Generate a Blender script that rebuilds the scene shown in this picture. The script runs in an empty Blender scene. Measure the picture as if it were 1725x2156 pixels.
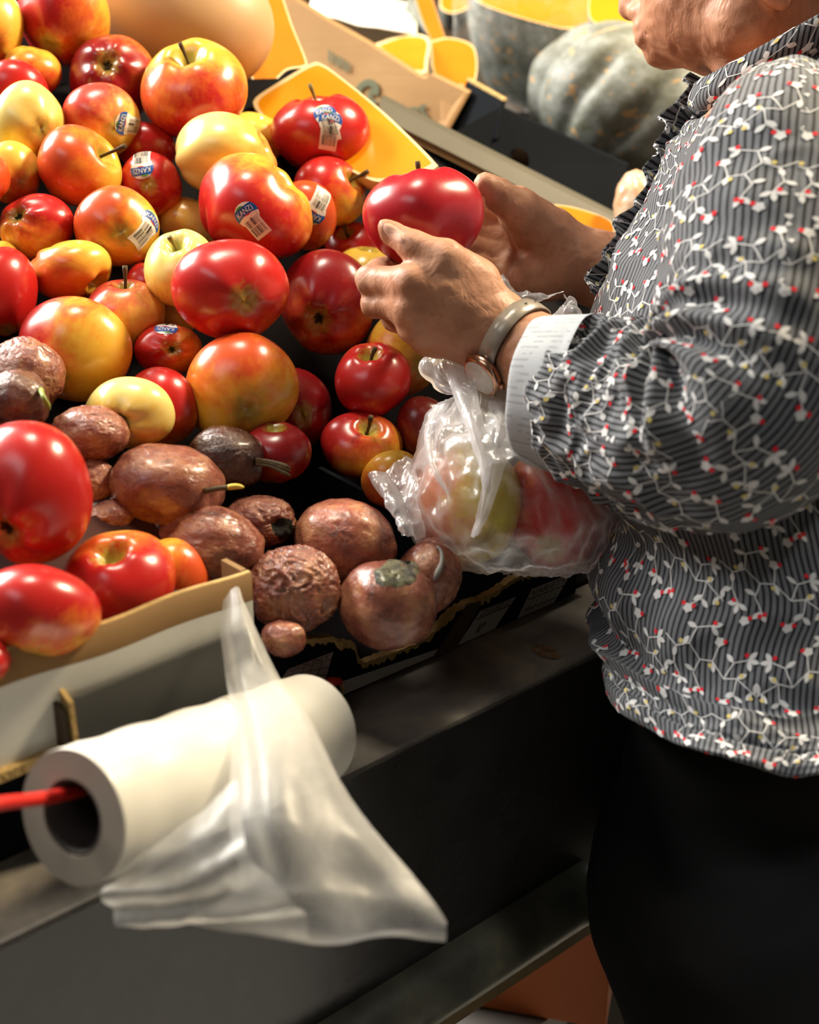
import bpy, bmesh, math, random
import numpy as np
from mathutils import Vector, Matrix
from mathutils.bvhtree import BVHTree

S = bpy.context.scene
COL = S.collection
# ---------------------------------------------------------------- camera
FPX, CX, CY = 3000.0, 862.5, 1078.0
PITCH = math.radians(23.1)
CAM = np.array([0.0, 0.0, 1.38])
R_ = np.array([1.0, 0, 0])
U_ = np.array([0, math.sin(PITCH), math.cos(PITCH)])
F_ = np.array([0, math.cos(PITCH), -math.sin(PITCH)])
cd = bpy.data.cameras.new('camera')
cd.sensor_fit = 'VERTICAL'; cd.sensor_height = 36.0; cd.sensor_width = 28.8
cd.lens = FPX / 2156.0 * 36.0
cd.clip_start = 0.02; cd.clip_end = 60
cd.dof.use_dof = True; cd.dof.focus_distance = 1.03; cd.dof.aperture_fstop = 5.0
cam = bpy.data.objects.new('camera', cd); COL.objects.link(cam)
cam.location = CAM
cam.rotation_euler = (math.pi / 2 - PITCH, 0, 0)
S.camera = cam
# ---------------------------------------------------------------- light and exposure
S.view_settings.view_transform = 'Standard'; S.view_settings.look = 'None'
S.view_settings.exposure = 0.0; S.view_settings.gamma = 1.0
S.view_settings.use_curve_mapping = False
S.cycles.use_denoising = True
S.cycles.max_bounces = 8; S.cycles.transparent_max_bounces = 12
S.cycles.diffuse_bounces = 3; S.cycles.glossy_bounces = 3; S.cycles.transmission_bounces = 4
S.cycles.caustics_reflective = False; S.cycles.caustics_refractive = False
W = bpy.data.worlds.new('world'); S.world = W; W.use_nodes = True
W.node_tree.nodes['Background'].inputs[0].default_value = (1.0, .82, .62, 1)
W.node_tree.nodes['Background'].inputs[1].default_value = 0.07

def area(name, loc, tgt, sx, sy, power, col, spread=180):
    l = bpy.data.lights.new(name, 'AREA'); l.shape = 'RECTANGLE'
    l.size = sx; l.size_y = sy; l.energy = power; l.color = col; l.spread = math.radians(spread)
    o = bpy.data.objects.new(name, l); COL.objects.link(o)
    o.location = loc
    o.rotation_euler = (Vector(tgt) - Vector(loc)).to_track_quat('-Z', 'Y').to_euler()
    return o
area('skylight_lamp', (-1.75, 1.95, 2.35), (-.05, 1.05, 1.05), 1.2, .9, 170, (1, .95, .87))
area('spot_lamp', (1.15, 1.5, 2.45), (0, 1.1, 1.05), .30, .30, 78, (1, .82, .56))
area('overhead_lamp', (-.30, 1.25, 3.05), (0, .9, .9), .4, .3, 27, (1, .90, .72))
area('floor_pool_fill', (.85, .12, 2.8), (.85, .12, 0), .3, .3, 17, (1, .97, .92), 55)  # unseen light added so a bright floor pool reflects in the front panel
area('front_fill', (-1.2, -.3, 2.9), (0, .8, .7), 1.2, .6, 7, (.92, .96, 1))  # added fill light for the counter front, sleeve and cuff

# ---------------------------------------------------------------- helpers
def P(px, py, d):
    return CAM + d * ((px - CX) / FPX * R_ + (CY - py) / FPX * U_ + F_)
def Vc(x, y, z):
    """camera-frame direction: right, up, towards the camera"""
    return x * R_ + y * U_ - z * F_
def toc(v):
    v = np.asarray(v); return np.stack([v @ R_, v @ U_, -(v @ F_)], -1)
def proj(p):
    q = np.asarray(p) - CAM
    d = q @ F_
    return CX + FPX * (q @ R_) / d, CY - FPX * (q @ U_) / d, d
SD = np.array([.743, .669, 0]); TD = np.array([-.669, .743, 0])   # along the stall / into the stall
E0 = np.array([-.042, .752, 0])
def ST(s, t, z):
    return E0 + SD * s + TD * t + np.array([0, 0, z])

def unit(v):
    v = np.asarray(v, float); return v / (np.linalg.norm(v) + 1e-12)
def srgb(r, g, b):
    f = lambda c: (c / 255 / 12.92) if c <= 10 else ((c / 255 + .055) / 1.055) ** 2.4
    return (f(r), f(g), f(b), 1)

# vectorised gradient noise
_rng = np.random.RandomState(7)
_perm = _rng.permutation(256); _perm = np.concatenate([_perm, _perm, _perm])
_grad = _rng.normal(size=(256, 3)); _grad /= np.linalg.norm(_grad, axis=1)[:, None]
def noise(p, seed=0):
    p = np.asarray(p, float) + seed * 17.31
    i = np.floor(p).astype(int); f = p - i
    u = f * f * f * (f * (f * 6 - 15) + 10)
    out = 0
    for dx in (0, 1):
        for dy in (0, 1):
            for dz in (0, 1):
                h = _perm[_perm[_perm[(i[..., 0] + dx) & 255] + ((i[..., 1] + dy) & 255)] + ((i[..., 2] + dz) & 255)]
                g = _grad[h]
                w = (u[..., 0] if dx else 1 - u[..., 0]) * (u[..., 1] if dy else 1 - u[..., 1]) * (u[..., 2] if dz else 1 - u[..., 2])
                out = out + w * ((f[..., 0] - dx) * g[..., 0] + (f[..., 1] - dy) * g[..., 1] + (f[..., 2] - dz) * g[..., 2])
    return out * 1.6
def fbm(p, seed=0, o=3):
    return sum(noise(np.asarray(p) * 2 ** k, seed + k) / 2 ** k for k in range(o))
def ridged(p, seed=0, o=3):
    return sum((1 - np.abs(noise(np.asarray(p) * 2 ** k, seed + k)) * 2) / 2 ** k for k in range(o))

def tag(o, label=None, cat=None, group=None, kind=None):
    if label: o['label'] = label
    if cat: o['category'] = cat
    if group: o['group'] = group
    if kind: o['kind'] = kind
    return o
def empty(name, loc):
    o = bpy.data.objects.new(name, None); COL.objects.link(o); o.location = tuple(loc)
    o.empty_display_size = .02
    return o
def mesh_obj(name, V, Fc, mats, parent=None, smooth=True, mi=None, uv=None, attrs=None, origin=None):
    """one mesh object; V in world space, moved to a local frame about its origin (or its parent's)"""
    V = np.asarray(V, float)
    me = bpy.data.meshes.new(name)
    if origin is None:
        origin = V.mean(0) if parent is None else np.array(parent.matrix_world_np)
    me.from_pydata([tuple(v) for v in (V - origin)], [], [tuple(int(i) for i in f) for f in Fc])
    if not isinstance(mats, (list, tuple)): mats = [mats]
    for m in mats: me.materials.append(m)
    if mi is not None: me.polygons.foreach_set('material_index', np.asarray(mi, np.int32))
    if smooth: me.polygons.foreach_set('use_smooth', np.ones(len(me.polygons), bool))
    if uv is not None:
        l = me.uv_layers.new(name='UVMap')
        idx = np.zeros(len(me.loops), np.int32); me.loops.foreach_get('vertex_index', idx)
        l.data.foreach_set('uv', np.asarray(uv, np.float32)[idx].ravel())
    for k, a in (attrs or {}).items():
        at = me.attributes.new(k, 'FLOAT_VECTOR', 'POINT')
        at.data.foreach_set('vector', np.asarray(a, np.float32).ravel())
    me.update()
    o = bpy.data.objects.new(name, me); COL.objects.link(o)
    if parent is None:
        o.location = tuple(origin)
    else:
        o.parent = parent
    ORG[o.name] = np.array(origin)
    return o
ORG = {}
class _Org:
    pass
def org(o):
    return ORG.get(o.name, np.array(o.location))
_old = mesh_obj
def mesh_obj(name, V, Fc, mats, parent=None, origin=None, flat=(), **k):
    if parent is not None: origin = org(parent)
    o = _old(name, V, Fc, mats, parent, origin=origin, **k)
    for p in (o.data.polygons if flat else ()):
        if p.material_index in flat: p.use_smooth = False
    return o

class MB:
    """collects shapes into one mesh with material slots"""
    def __init__(s): s.V = []; s.F = []; s.M = []
    def add(s, V, F, m=0):
        n = len(s.V); s.V += [tuple(v) for v in V]; s.F += [tuple(i + n for i in f) for f in F]; s.M += [m] * len(F); return s
    def hexa(s, c, m=0):
        """eight corners: bottom four (ccw), top four"""
        return s.add(c, [(3, 2, 1, 0), (4, 5, 6, 7), (0, 1, 5, 4), (1, 2, 6, 5), (2, 3, 7, 6), (3, 0, 4, 7)], m)
    def box(s, o, a, b, c, m=0):
        o, a, b, c = map(np.asarray, (o, a, b, c))
        return s.hexa([o, o + a, o + a + b, o + b, o + c, o + a + c, o + a + b + c, o + b + c], m)
    def tube(s, pts, rad, n=12, m=0, cap=True):
        V, F = tube(pts, rad, n, cap); return s.add(V, F, m)
    def obj(s, name, mats, parent=None, bevel=0, **k):
        o = mesh_obj(name, s.V, s.F, mats, parent, mi=s.M, **k)
        if bevel:
            b = o.modifiers.new('bevel', 'BEVEL'); b.width = bevel; b.segments = 2; b.limit_method = 'ANGLE'
        return o
def frames(pts):
    pts = np.asarray(pts, float); T = np.gradient(pts, axis=0); T /= np.linalg.norm(T, axis=1)[:, None] + 1e-12
    a = np.array([0, 0, 1.]) if abs(T[0][2]) < .9 else np.array([1., 0, 0])
    N = [unit(a - T[0] * (a @ T[0]))]
    for t in T[1:]:
        n = N[-1] - t * (N[-1] @ t); N.append(unit(n))
    N = np.array(N); return T, N, np.cross(T, N)
def tube(pts, rad, n=12, cap=True):
    pts = np.asarray(pts, float); T, N, B = frames(pts)
    rad = np.broadcast_to(np.asarray(rad, float), (len(pts),))
    V = []; F = []
    for i in range(len(pts)):
        for j in range(n):
            a = 2 * math.pi * j / n
            V.append(pts[i] + rad[i] * (math.cos(a) * N[i] + math.sin(a) * B[i]))
    for i in range(len(pts) - 1):
        for j in range(n):
            k = (j + 1) % n
            F.append((i * n + j, i * n + k, (i + 1) * n + k, (i + 1) * n + j))
    if cap:
        F.append(tuple(range(n))[::-1]); F.append(tuple((len(pts) - 1) * n + j for j in range(n)))
    return V, F
def spline(pts, n):
    """Catmull-Rom through points (any dimension)"""
    p = np.asarray(pts, float); p = np.vstack([2 * p[0] - p[1], p, 2 * p[-1] - p[-2]])
    m = len(p) - 3; out = []
    for x in np.linspace(0, m - 1e-9, n):
        i = int(x); t = x - i; a, b, c, d = p[i:i + 4]
        out.append(.5 * (2 * b + (c - a) * t + (2 * a - 5 * b + 4 * c - d) * t * t + (3 * b - a - 3 * c + d) * t ** 3))
    return np.array(out)
def gridfaces(nv, nu, wrap=False):
    F = []
    for i in range(nv - 1):
        for j in range(nu if wrap else nu - 1):
            k = (j + 1) % nu
            F.append((i * nu + j, i * nu + k, (i + 1) * nu + k, (i + 1) * nu + j))
    return F
def gridnormals(G, wrap=False):
    if wrap:
        du = np.roll(G, -1, 1) - np.roll(G, 1, 1)
    else:
        du = np.gradient(G, axis=1)
    dv = np.gradient(G, axis=0)
    n = np.cross(du, dv); return n / (np.linalg.norm(n, axis=-1, keepdims=True) + 1e-12)
_fc = {}
def text2d(txt):
    """outline text as a flat mesh of unit height, centred"""
    if txt in _fc: return _fc[txt]
    c = bpy.data.curves.new('lettering', 'FONT'); c.body = txt; c.align_x = 'CENTER'; c.resolution_u = 3
    o = bpy.data.objects.new('lettering', c); COL.objects.link(o)
    dg = bpy.context.evaluated_depsgraph_get(); me = o.evaluated_get(dg).to_mesh()
    V = np.array([v.co[:2] for v in me.vertices]); Fc = [tuple(p.vertices) for p in me.polygons]
    o.evaluated_get(dg).to_mesh_clear(); bpy.data.objects.remove(o); bpy.data.curves.remove(c)
    V = V - [(V[:, 0].max() + V[:, 0].min()) / 2, V[:, 1].min()]; V = V / V[:, 1].max()
    _fc[txt] = (V, Fc); return _fc[txt]

# ---------------------------------------------------------------- material helpers
class NT:
    def __init__(s, name):
        s.m = bpy.data.materials.new(name); s.m.use_nodes = True
        s.t = s.m.node_tree; s.b = s.t.nodes['Principled BSDF']; s.o = s.t.nodes['Material Output']
    def n(s, typ, **k):
        q = s.t.nodes.new('ShaderNode' + typ)
        for a, v in k.items(): setattr(q, a, v)
        return q
    def l(s, a, b): s.t.links.new(a, b)
    def set(s, sock, v):
        if hasattr(v, 'is_linked') or hasattr(v, 'links'): s.l(v, sock)
        else: sock.default_value = v
    def math(s, op, a, b=0.0, c=None, clamp=False):
        q = s.n('Math', operation=op, use_clamp=clamp); s.set(q.inputs[0], a); s.set(q.inputs[1], b)
        if c is not None: s.set(q.inputs[2], c)
        return q.outputs[0]
    def mix(s, f, a, b, blend='MIX'):
        q = s.n('MixRGB', blend_type=blend); s.set(q.inputs[0], f); s.set(q.inputs[1], a); s.set(q.inputs[2], b); return q.outputs[0]
    def ramp(s, f, stops, interp='LINEAR'):
        q = s.n('ValToRGB'); s.l(f, q.inputs[0]); e = q.color_ramp; e.interpolation = interp
        while len(e.elements) < len(stops): e.elements.new(.5)
        for el, (p, c) in zip(e.elements, stops): el.position = p; el.color = c if len(c) == 4 else (*c, 1)
        return q.outputs[0]
    def noise(s, vec, scale, detail=3, rough=.5, dist=0):
        q = s.n('TexNoise'); q.inputs['Scale'].default_value = scale; q.inputs['Detail'].default_value = detail
        q.inputs['Roughness'].default_value = rough; q.inputs['Distortion'].default_value = dist
        if vec is not None: s.l(vec, q.inputs['Vector'])
        return q.outputs['Fac']
    def vor(s, vec, scale, feature='F1'):
        q = s.n('TexVoronoi', feature=feature); q.inputs['Scale'].default_value = scale
        if vec is not None: s.l(vec, q.inputs['Vector'])
        return q.outputs['Distance']
    def attr(s, name): return s.n('Attribute', attribute_name=name).outputs['Vector']
    def obj(s): return s.n('TexCoord').outputs['Object']
    def uv(s): return s.n('TexCoord').outputs['UV']
    def map(s, v, sc): 
        q = s.n('VectorMath', operation='MULTIPLY'); s.l(v, q.inputs[0]); q.inputs[1].default_value = sc; return q.outputs[0]
    def bump(s, h, strength=.3, dist=.001):
        q = s.n('Bump'); q.inputs['Strength'].default_value = strength; q.inputs['Distance'].default_value = dist
        s.l(h, q.inputs['Height']); s.l(q.outputs[0], s.b.inputs['Normal']); return q
    def P(s, **k):
        nm = dict(col='Base Color', rough='Roughness', metal='Metallic', spec='Specular IOR Level', coat='Coat Weight', coatr='Coat Roughness',
                  sss='Subsurface Weight', alpha='Alpha', trans='Transmission Weight', sheen='Sheen Weight')
        for a, v in k.items():
            if a == 'col' and isinstance(v, tuple) and len(v) == 3: v = (*v, 1)
            s.set(s.b.inputs[nm[a]], v)
        return s
def plain(name, col, rough=.5, spec=.5, metal=0, bump=None, var=0):
    t = NT(name); t.P(rough=rough, spec=spec, metal=metal)
    if var:
        f = t.noise(t.obj(), 30 if not bump else bump[0] * .3, 4)
        c = t.mix(f, tuple(x * (1 - var) for x in col[:3]) + (1,), tuple(min(1, x * (1 + var)) for x in col[:3]) + (1,))
        t.P(col=c)
    else: t.P(col=tuple(col[:3]))
    if bump: t.bump(t.noise(t.obj(), bump[0], 4), bump[1], .002)
    return t.m
# ================================================================ the setting
BT, BZ, BT0 = math.tan(math.radians(36)), .885, .08     # inclined display bed
def hit_t(px, py, t):
    D = P(px, py, 1) - CAM
    d = (t - (CAM - E0) @ TD) / (D @ TD); p = CAM + d * D; p[2] = max(p[2], .8813); return p
def hit_z(px, py, z):
    D = P(px, py, 1) - CAM; return CAM + (z - CAM[2]) / D[2] * D
def s_of(p): return (np.asarray(p) - E0) @ SD
def t_of(p): return (np.asarray(p) - E0) @ TD
def bed_d(px, py, r=0.0, hpx=0.0):
    """depth at which something of height r (or of radius hpx pixels) rests on the bed"""
    D = P(px, py, 1) - CAM; c = math.cos(math.radians(36))
    return (CAM[2] - BZ - BT * ((CAM - E0) @ TD - BT0) - r / c) / (hpx / FPX / c + BT * (D @ TD) - D[2])

m_floor = plain('floor_concrete', (.30, .29, .27), .5, bump=(40, .1), var=.15)
m_wall = plain('wall_paint', (.20, .13, .07), .8, var=.2)
b = MB(); b.box((-3, -2, -.1), (6, 0, 0), (0, 7, 0), (0, 0, .1)); tag(b.obj('floor', m_floor, smooth=False), kind='structure')
b = MB(); b.box((-3, 4.9, 0), (6, 0, 0), (0, .1, 0), (0, 0, 3.4)); tag(b.obj('wall_back', m_wall, smooth=False), kind='structure')

# ---- counter
t = NT('counter_laminate'); o = t.obj()
g1 = t.noise(o, 9, 6, .65, .6); g2 = t.noise(t.map(o, (60, 60, 60)), 1, 4)
st = t.ramp(g1, [(.40, (.08, .074, .066)), (.54, (.17, .15, .125)), (.68, (.30, .26, .18))])
t.P(col=t.mix(t.math('MULTIPLY', g2, .5), st, (.10, .09, .078, 1)), rough=t.math('ADD', t.math('MULTIPLY', g1, .3), .30), spec=.45)
t.bump(g2, .12, .001); m_ledge = t.m
m_front = plain('counter_black', (.026, .025, .024), .27, .5, bump=(90, .08), var=.4)
t = NT('bumper_rubber'); o = t.obj(); g1 = t.noise(o, 22, 5, .6)
t.P(col=t.ramp(g1, [(.4, (.045, .046, .036)), (.62, (.08, .08, .058)), (.75, (.15, .125, .065))]), rough=.32, spec=.5); m_bump = t.m
m_bed = plain('display_board_black', (.010, .009, .010), .95, .05, bump=(60, .15), var=.4)
m_grey = plain('grey_shelf_board', (.30, .29, .27), .5, var=.15)
m_brass = plain('worn_tan_trim', (.16, .11, .045), .45, var=.4)

ctr = empty('market_counter', ST(0, 0, 0)); ORG[ctr.name] = ST(0, 0, 0)
tag(ctr, 'black market counter with worn ledge, rubber bumper and sloping display bed', 'counter')
SL, SR = -.75, 1.25
def slab(mb, s0, s1, t0, t1, z0, z1, m=0):
    mb.hexa([ST(s0, t0, z0), ST(s1, t0, z0), ST(s1, t1, z0), ST(s0, t1, z0), ST(s0, t0, z1), ST(s1, t0, z1), ST(s1, t1, z1), ST(s0, t1, z1)], m)
b = MB(); slab(b, SL, SR, 0, .5, .862, .88); b.obj('ledge', m_ledge, ctr, bevel=.003, smooth=False)
b = MB(); slab(b, SL, SR, -.0015, .02, .655, .8772); b.obj('front_panel', m_front, ctr, smooth=False)
# bumper: a D-profile run along the front
prof = [(.004, .700)] + [(-.004 - .024 * math.sin(a), .674 + .026 * math.cos(a)) for a in np.linspace(.1, math.pi - .1, 12)] + [(.004, .648)]
V = []; F = []; n = len(prof)
SB = .235
for s in np.linspace(SL, SB, 40):
    for (tt, zz) in prof: V.append(ST(s, tt, zz))
F = gridfaces(40, n); F += [tuple(range(n)), tuple((39) * n + i for i in range(n))[::-1]]
mesh_obj('bumper_rail', V, F, m_bump, ctr)
b = MB(); slab(b, SL, SR, -.012, .006, .634, .647); b.obj('trim_strip', m_brass, ctr, smooth=False)
b = MB()
bz = lambda t: BZ + BT * (t - .08)
def board(corners):
    mb = MB(); n = len(corners)
    mb.add([ST(s, t, bz(t) - .006) for s, t in corners] + [ST(s, t, bz(t)) for s, t in corners],
           [tuple(range(n))[::-1], tuple(range(n, 2 * n))] + [(i, (i + 1) % n, (i + 1) % n + n, i + n) for i in range(n)]); return mb
board([(-.018, .08), (.80, .08), (.64, .32), (.468, .515), (.425, .565), (-.018, .565)]).obj('display_bed', m_bed, ctr, smooth=False)
board([(SL, .245), (-.0185, .245), (-.0185, .565), (SL, .565)]).obj('display_bed', m_bed, ctr, smooth=False)
bz = lambda t: BZ + BT * (t - .08) - .085
board([(SL, .57), (.41, .57), (.34, .72), (SL, .72)]).obj('back_board', m_bed, ctr, smooth=False)
q0, q1 = P(944, 296, 1.425), P(1306, 496, 1.435); qv = P(1345, 405, 1.64) - q1; q1 = q1 + (q1 - q0) * .3
b = MB(); b.hexa([p + [0, 0, e] for e in (-.043, -.035) for p in (q0, q1, q1 + qv * 2.6, q0 + qv * 2.6)]); b.obj('back_shelf', m_bed, ctr, smooth=False)
q0, q1 = P(520, 140, 1.62), P(936, 296, 1.475)
b = MB(); b.hexa([p + [0, 0, e] for e in (-.043, -.035) for p in (q0, q1, q1 + qv * 2.0, q0 + qv * 2.0)]); b.obj('back_shelf', m_bed, ctr, smooth=False)
b = MB(); slab(b, SL, SR, .62, .64, 0, .862); b.obj('back_panel', m_front, ctr, smooth=False)
b = MB(); slab(b, SL, SR, .06, .62, .455, .475); b.obj('lower_shelf', m_grey, ctr, smooth=False)
for s in (SL + .02, SR - .08):
    b = MB(); slab(b, s, s + .05, .3, .35, 0, .862); b.obj('leg', m_front, ctr, smooth=False)

# ---- orange crate on the lower shelf
m_orange = plain('orange_crate_wood', (.58, .125, .012), .55, bump=(25, .15), var=.25)
cr = empty('wooden_crate', hit_z(1100, 2130, .475)); ORG[cr.name] = np.array(cr.location)
tag(cr, 'orange brown wooden crate on the lower shelf under the counter', 'crate')
a0 = hit_z(905, 2102, .477); a1 = hit_z(1276, 2168, .477); up = np.array([0, 0, .15])
dr = unit(np.array([-(a1 - a0)[1], (a1 - a0)[0], 0])); wv = a1 - a0
b = MB(); b.box(a0, wv, dr * .012, up); b.obj('front_board', m_orange, cr, bevel=.002, smooth=False)
b = MB(); b.box(a1 - unit(wv) * .012 + dr * .0125, unit(wv) * .012, dr * .2, up); b.obj('end_board', m_orange, cr, bevel=.002, smooth=False)
b = MB(); b.box(a0 + dr * .0125, unit(wv) * .012, dr * .2, up); b.obj('end_board', m_orange, cr, bevel=.002, smooth=False)
b = MB(); b.box(a0 + dr * .213, wv, dr * .012, up); b.obj('back_board', m_orange, cr, bevel=.002, smooth=False)
b = MB(); b.box(a0 + dr * .0125 + unit(wv) * .0125, wv - unit(wv) * .025, dr * .2, up * .06); b.obj('bottom_board', m_orange, cr, smooth=False)

# ---- round sticker on the ledge
t = NT('fallen_sticker_print'); g = t.noise(t.obj(), 160, 3)
t.P(col=t.ramp(g, [(.4, (.05, .045, .035)), (.55, (.22, .10, .03)), (.65, (.18, .17, .14))]), rough=.4); m_stk2 = t.m
c = hit_z(1150, 1373, .8803)
V = [c] + [c + np.array([0, 0, .0006]) * (i % 2) + .0125 * (math.cos(a) * unit(hit_z(1180, 1390, .8803) - c) + .62 * math.sin(a) * unit(np.cross([0, 0, 1], hit_z(1180, 1390, .8803) - c))) for i, a in enumerate(np.linspace(0, 2 * math.pi, 24, endpoint=False))]
bb = MB(); bb.add(V, [(0, 1 + i, 1 + (i + 1) % 24) for i in range(24)])
o = bb.obj('loose_sticker', m_stk2, smooth=False); tag(o, 'small oval sticker stuck to the dark counter ledge', 'sticker')

# ================================================================ cartons
t = NT('kraft_board'); o = t.obj(); g = t.noise(o, 12, 5); fb = t.noise(t.map(o, (30, 30, 300)), 1, 3)
t.P(col=t.mix(fb, t.ramp(g, [(.3, (.32, .18, .075)), (.7, (.42, .26, .115))]), (.30, .17, .07, 1)), rough=.8, spec=.2); t.bump(fb, .1, .0006); m_kraft = t.m
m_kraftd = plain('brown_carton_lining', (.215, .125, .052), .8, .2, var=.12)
m_tan = plain('torn_corrugation', (.40, .27, .105), .85, .2, bump=(300, .8), var=.5)
m_wht = plain('white_carton_print', (.60, .60, .55), .55, var=.06)
m_blk = plain('black_carton_print', (.007, .0085, .011), .8, .04, bump=(40, .06), var=.3)
m_dgrey = plain('charcoal_board', (.045, .045, .042), .5, .4, var=.25)
m_ink = plain('black_ink', (.012, .012, .012), .6)
m_lab = plain('grey_white_label', (.36, .35, .33), .6, var=.1)
m_pinkl = plain('pinkish_label', (.34, .27, .26), .6, var=.1)
m_brownst = plain('brown_strut', (.05, .032, .016), .7, var=.4)

def panel(mb, a, b_, up, th, m=0):
    """thin board from a to b_, height vector up, thickness vector th"""
    a, b_, up, th = map(np.asarray, (a, b_, up, th)); mb.hexa([a, b_, b_ + th, a + th, a + up, b_ + up, b_ + th + up, a + th + up], m)

# carton with the near red apples
cA = empty('apple_carton', ST(-.14, .14, .945)); ORG[cA.name] = np.array(cA.location)
tag(cA, 'shallow white and brown cardboard carton holding the blurred near apples', 'carton')
z0, z1 = .945, 1.0105; sA0, sA1, tA0, tA1 = -.26, -.022, .056, .24
def wavy(s): return .0012 * math.sin(s * 60) + .0016 * math.sin(s * 23 + 1)
n = 40; V = []; F = []
for (zf, th) in ((0, 0), (.70, 0), (.702, 0), (1, 0), (1, .004), (0, .004)):
    for s in np.linspace(sA0, sA1, n):
        V.append(ST(s, tA0 + th + wavy(s) * zf, z0 + (z1 - z0 + wavy(s + .2) * .8) * zf))
F = gridfaces(6, n); M = [0] * (n - 1) + [0] * (n - 1) + [1] * (n - 1) + [2] * (n - 1) + [1] * (n - 1)
mesh_obj('front_panel', V, F, [m_wht, m_kraftd, m_tan], cA, mi=M)
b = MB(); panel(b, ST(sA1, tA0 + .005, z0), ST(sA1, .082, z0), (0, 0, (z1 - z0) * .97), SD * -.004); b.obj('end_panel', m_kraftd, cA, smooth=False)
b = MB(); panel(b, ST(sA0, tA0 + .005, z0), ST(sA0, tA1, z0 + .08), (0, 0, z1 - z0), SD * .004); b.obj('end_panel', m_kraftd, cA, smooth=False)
b = MB(); panel(b, ST(sA0 + .005, tA0 + .005, z0 + .011), ST(sA1 - .005, tA0 + .005, z0 + .011), TD * .112 + np.array([0, 0, .059]), (0, 0, .004)); b.obj('bottom_panel', plain('carton_bottom_shade', (.05, .018, .014), .8, .15), cA, smooth=False)  # shade in the gaps between the apples is put into this dark colour
b = MB(); panel(b, ST(sA0, tA0 - .006, z0 - .006), ST(-.155, tA0 - .006, z0 - .006), (0, 0, .006), TD * .01); b.obj('bottom_edge', m_tan, cA, smooth=False)
# charcoal flap folded down at its front
b = MB(); panel(b, ST(-.152, .041, .900), ST(-.03, .044, .900), np.array([0, 0, .0745]) + TD * .006, TD * .003); b.obj('front_flap', m_dgrey, cA, smooth=False)
b = MB(); panel(b, ST(-.1525, .0415, .900), ST(-.1525, .054, .906), np.array([0, 0, .074]) + TD * .004, SD * -.003)
panel(b, ST(-.157, .0435, .915), ST(-.157, .054, .918), np.array([0, 0, .055]) + TD * .004, SD * -.003, 1); b.obj('flap_return', [m_tan, m_brownst], cA, smooth=False)
# black carton beneath it
b = MB(); slab(b, -.27, -.06, .062, .22, .8805, .9385)
tag(b.obj('stacked_carton', m_blk, bevel=.003, smooth=False), 'closed black carton underneath the white and brown apple carton', 'carton')

# carton with the passion fruit
cB = empty('fruit_carton', ST(.14, .1, .885)); ORG[cB.name] = np.array(cB.location)
tag(cB, 'black cardboard carton with torn tan front edge holding wrinkled passion fruit', 'carton')
top = [(560, 1352), (600, 1350), (650, 1345), (702, 1341), (704, 1352), (745, 1354), (748, 1366), (742, 1385), (762, 1396), (800, 1384), (840, 1368), (880, 1352), (905, 1335), (930, 1312), (955, 1285), (985, 1268), (1012, 1262), (1035, 1250), (1060, 1232), (1090, 1212), (1130, 1205), (1215, 1190)]
tp = [hit_t(x, y, .074) for x, y in top]
ss = [s_of(p) for p in tp]; 
for i in range(1, len(ss)): ss[i] = max(ss[i], ss[i - 1] + .0012)
zt = [p[2] for p in tp]
sv = np.linspace(ss[0], ss[-1], 220); zv = np.interp(sv, ss, zt) + .0012 * noise(np.c_[sv * 250, sv * 0, sv * 0], 3)
V = []; 
for th, lv in ((0, 0), (0, 1), (.004, 1), (.004, 0)):
    for s, z in zip(sv, zv): V.append(ST(s, .074 + th, .8812 if lv == 0 else z))
mesh_obj('front_panel', V, gridfaces(4, 220), m_blk, cB, smooth=False)
V = []
for th, dz in ((-.0006, -.004), (-.0015, .0006), (.0045, .001), (.005, -.002)):
    for s, z in zip(sv, zv): V.append(ST(s, .074 + th + .0006 * noise(np.array([s * 400, th * 900, 0.]), 5), z + dz * (1.0 + .8 * noise(np.array([s * 300, 1., 2.]), 4))))
mesh_obj('torn_edge', V, gridfaces(4, 220), m_tan, cB, smooth=False)
def quad_decals(items, t=.0735):
    """flat print on the front board: (material, four pixel corners tl tr br bl)"""
    mb = MB()
    for k, it in enumerate(items):
        m, q = it[0], it[1]; tt = t - .00012 * k
        mb.add([hit_t(x, y, tt) for x, y in q], [(0, 3, 2, 1)], m)
    return mb
def lerpq(q, u, v):
    q = np.array(q, float); return (q[0] * (1 - u) + q[1] * u) * (1 - v) + (q[3] * (1 - u) + q[2] * u) * v
qc = [(1011, 1287), (1087, 1256), (1041, 1346), (963, 1380)]
items = [(0, qc), (1, [lerpq(qc, 0, .17), lerpq(qc, 1, .17), lerpq(qc, 1, .20), lerpq(qc, 0, .20)]), (1, [lerpq(qc, 0, .74), lerpq(qc, 1, .74), lerpq(qc, 1, .77), lerpq(qc, 0, .77)]),
         (1, [lerpq(qc, 0, .95), lerpq(qc, 1, .95), lerpq(qc, 1, .975), lerpq(qc, 0, .975)])]
mb = quad_decals(items)
def textq(mb, txt, q, u0, u1, v0, v1, m, t):
    TV, TF = text2d(txt); w = TV[:, 0].max() - TV[:, 0].min(); xs = (TV[:, 0] - TV[:, 0].min()) / w
    mb.add([hit_t(*lerpq(q, u0 + (u1 - u0) * x, v1 + (v0 - v1) * y), t) for x, y in zip(xs, TV[:, 1])], TF, m)
textq(mb, 'CONSIGNED TO:', qc, .08, .92, .02, .15, 1, .0728); textq(mb, 'DATE PACKED', qc, .12, .86, .79, .93, 1, .0728)
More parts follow.
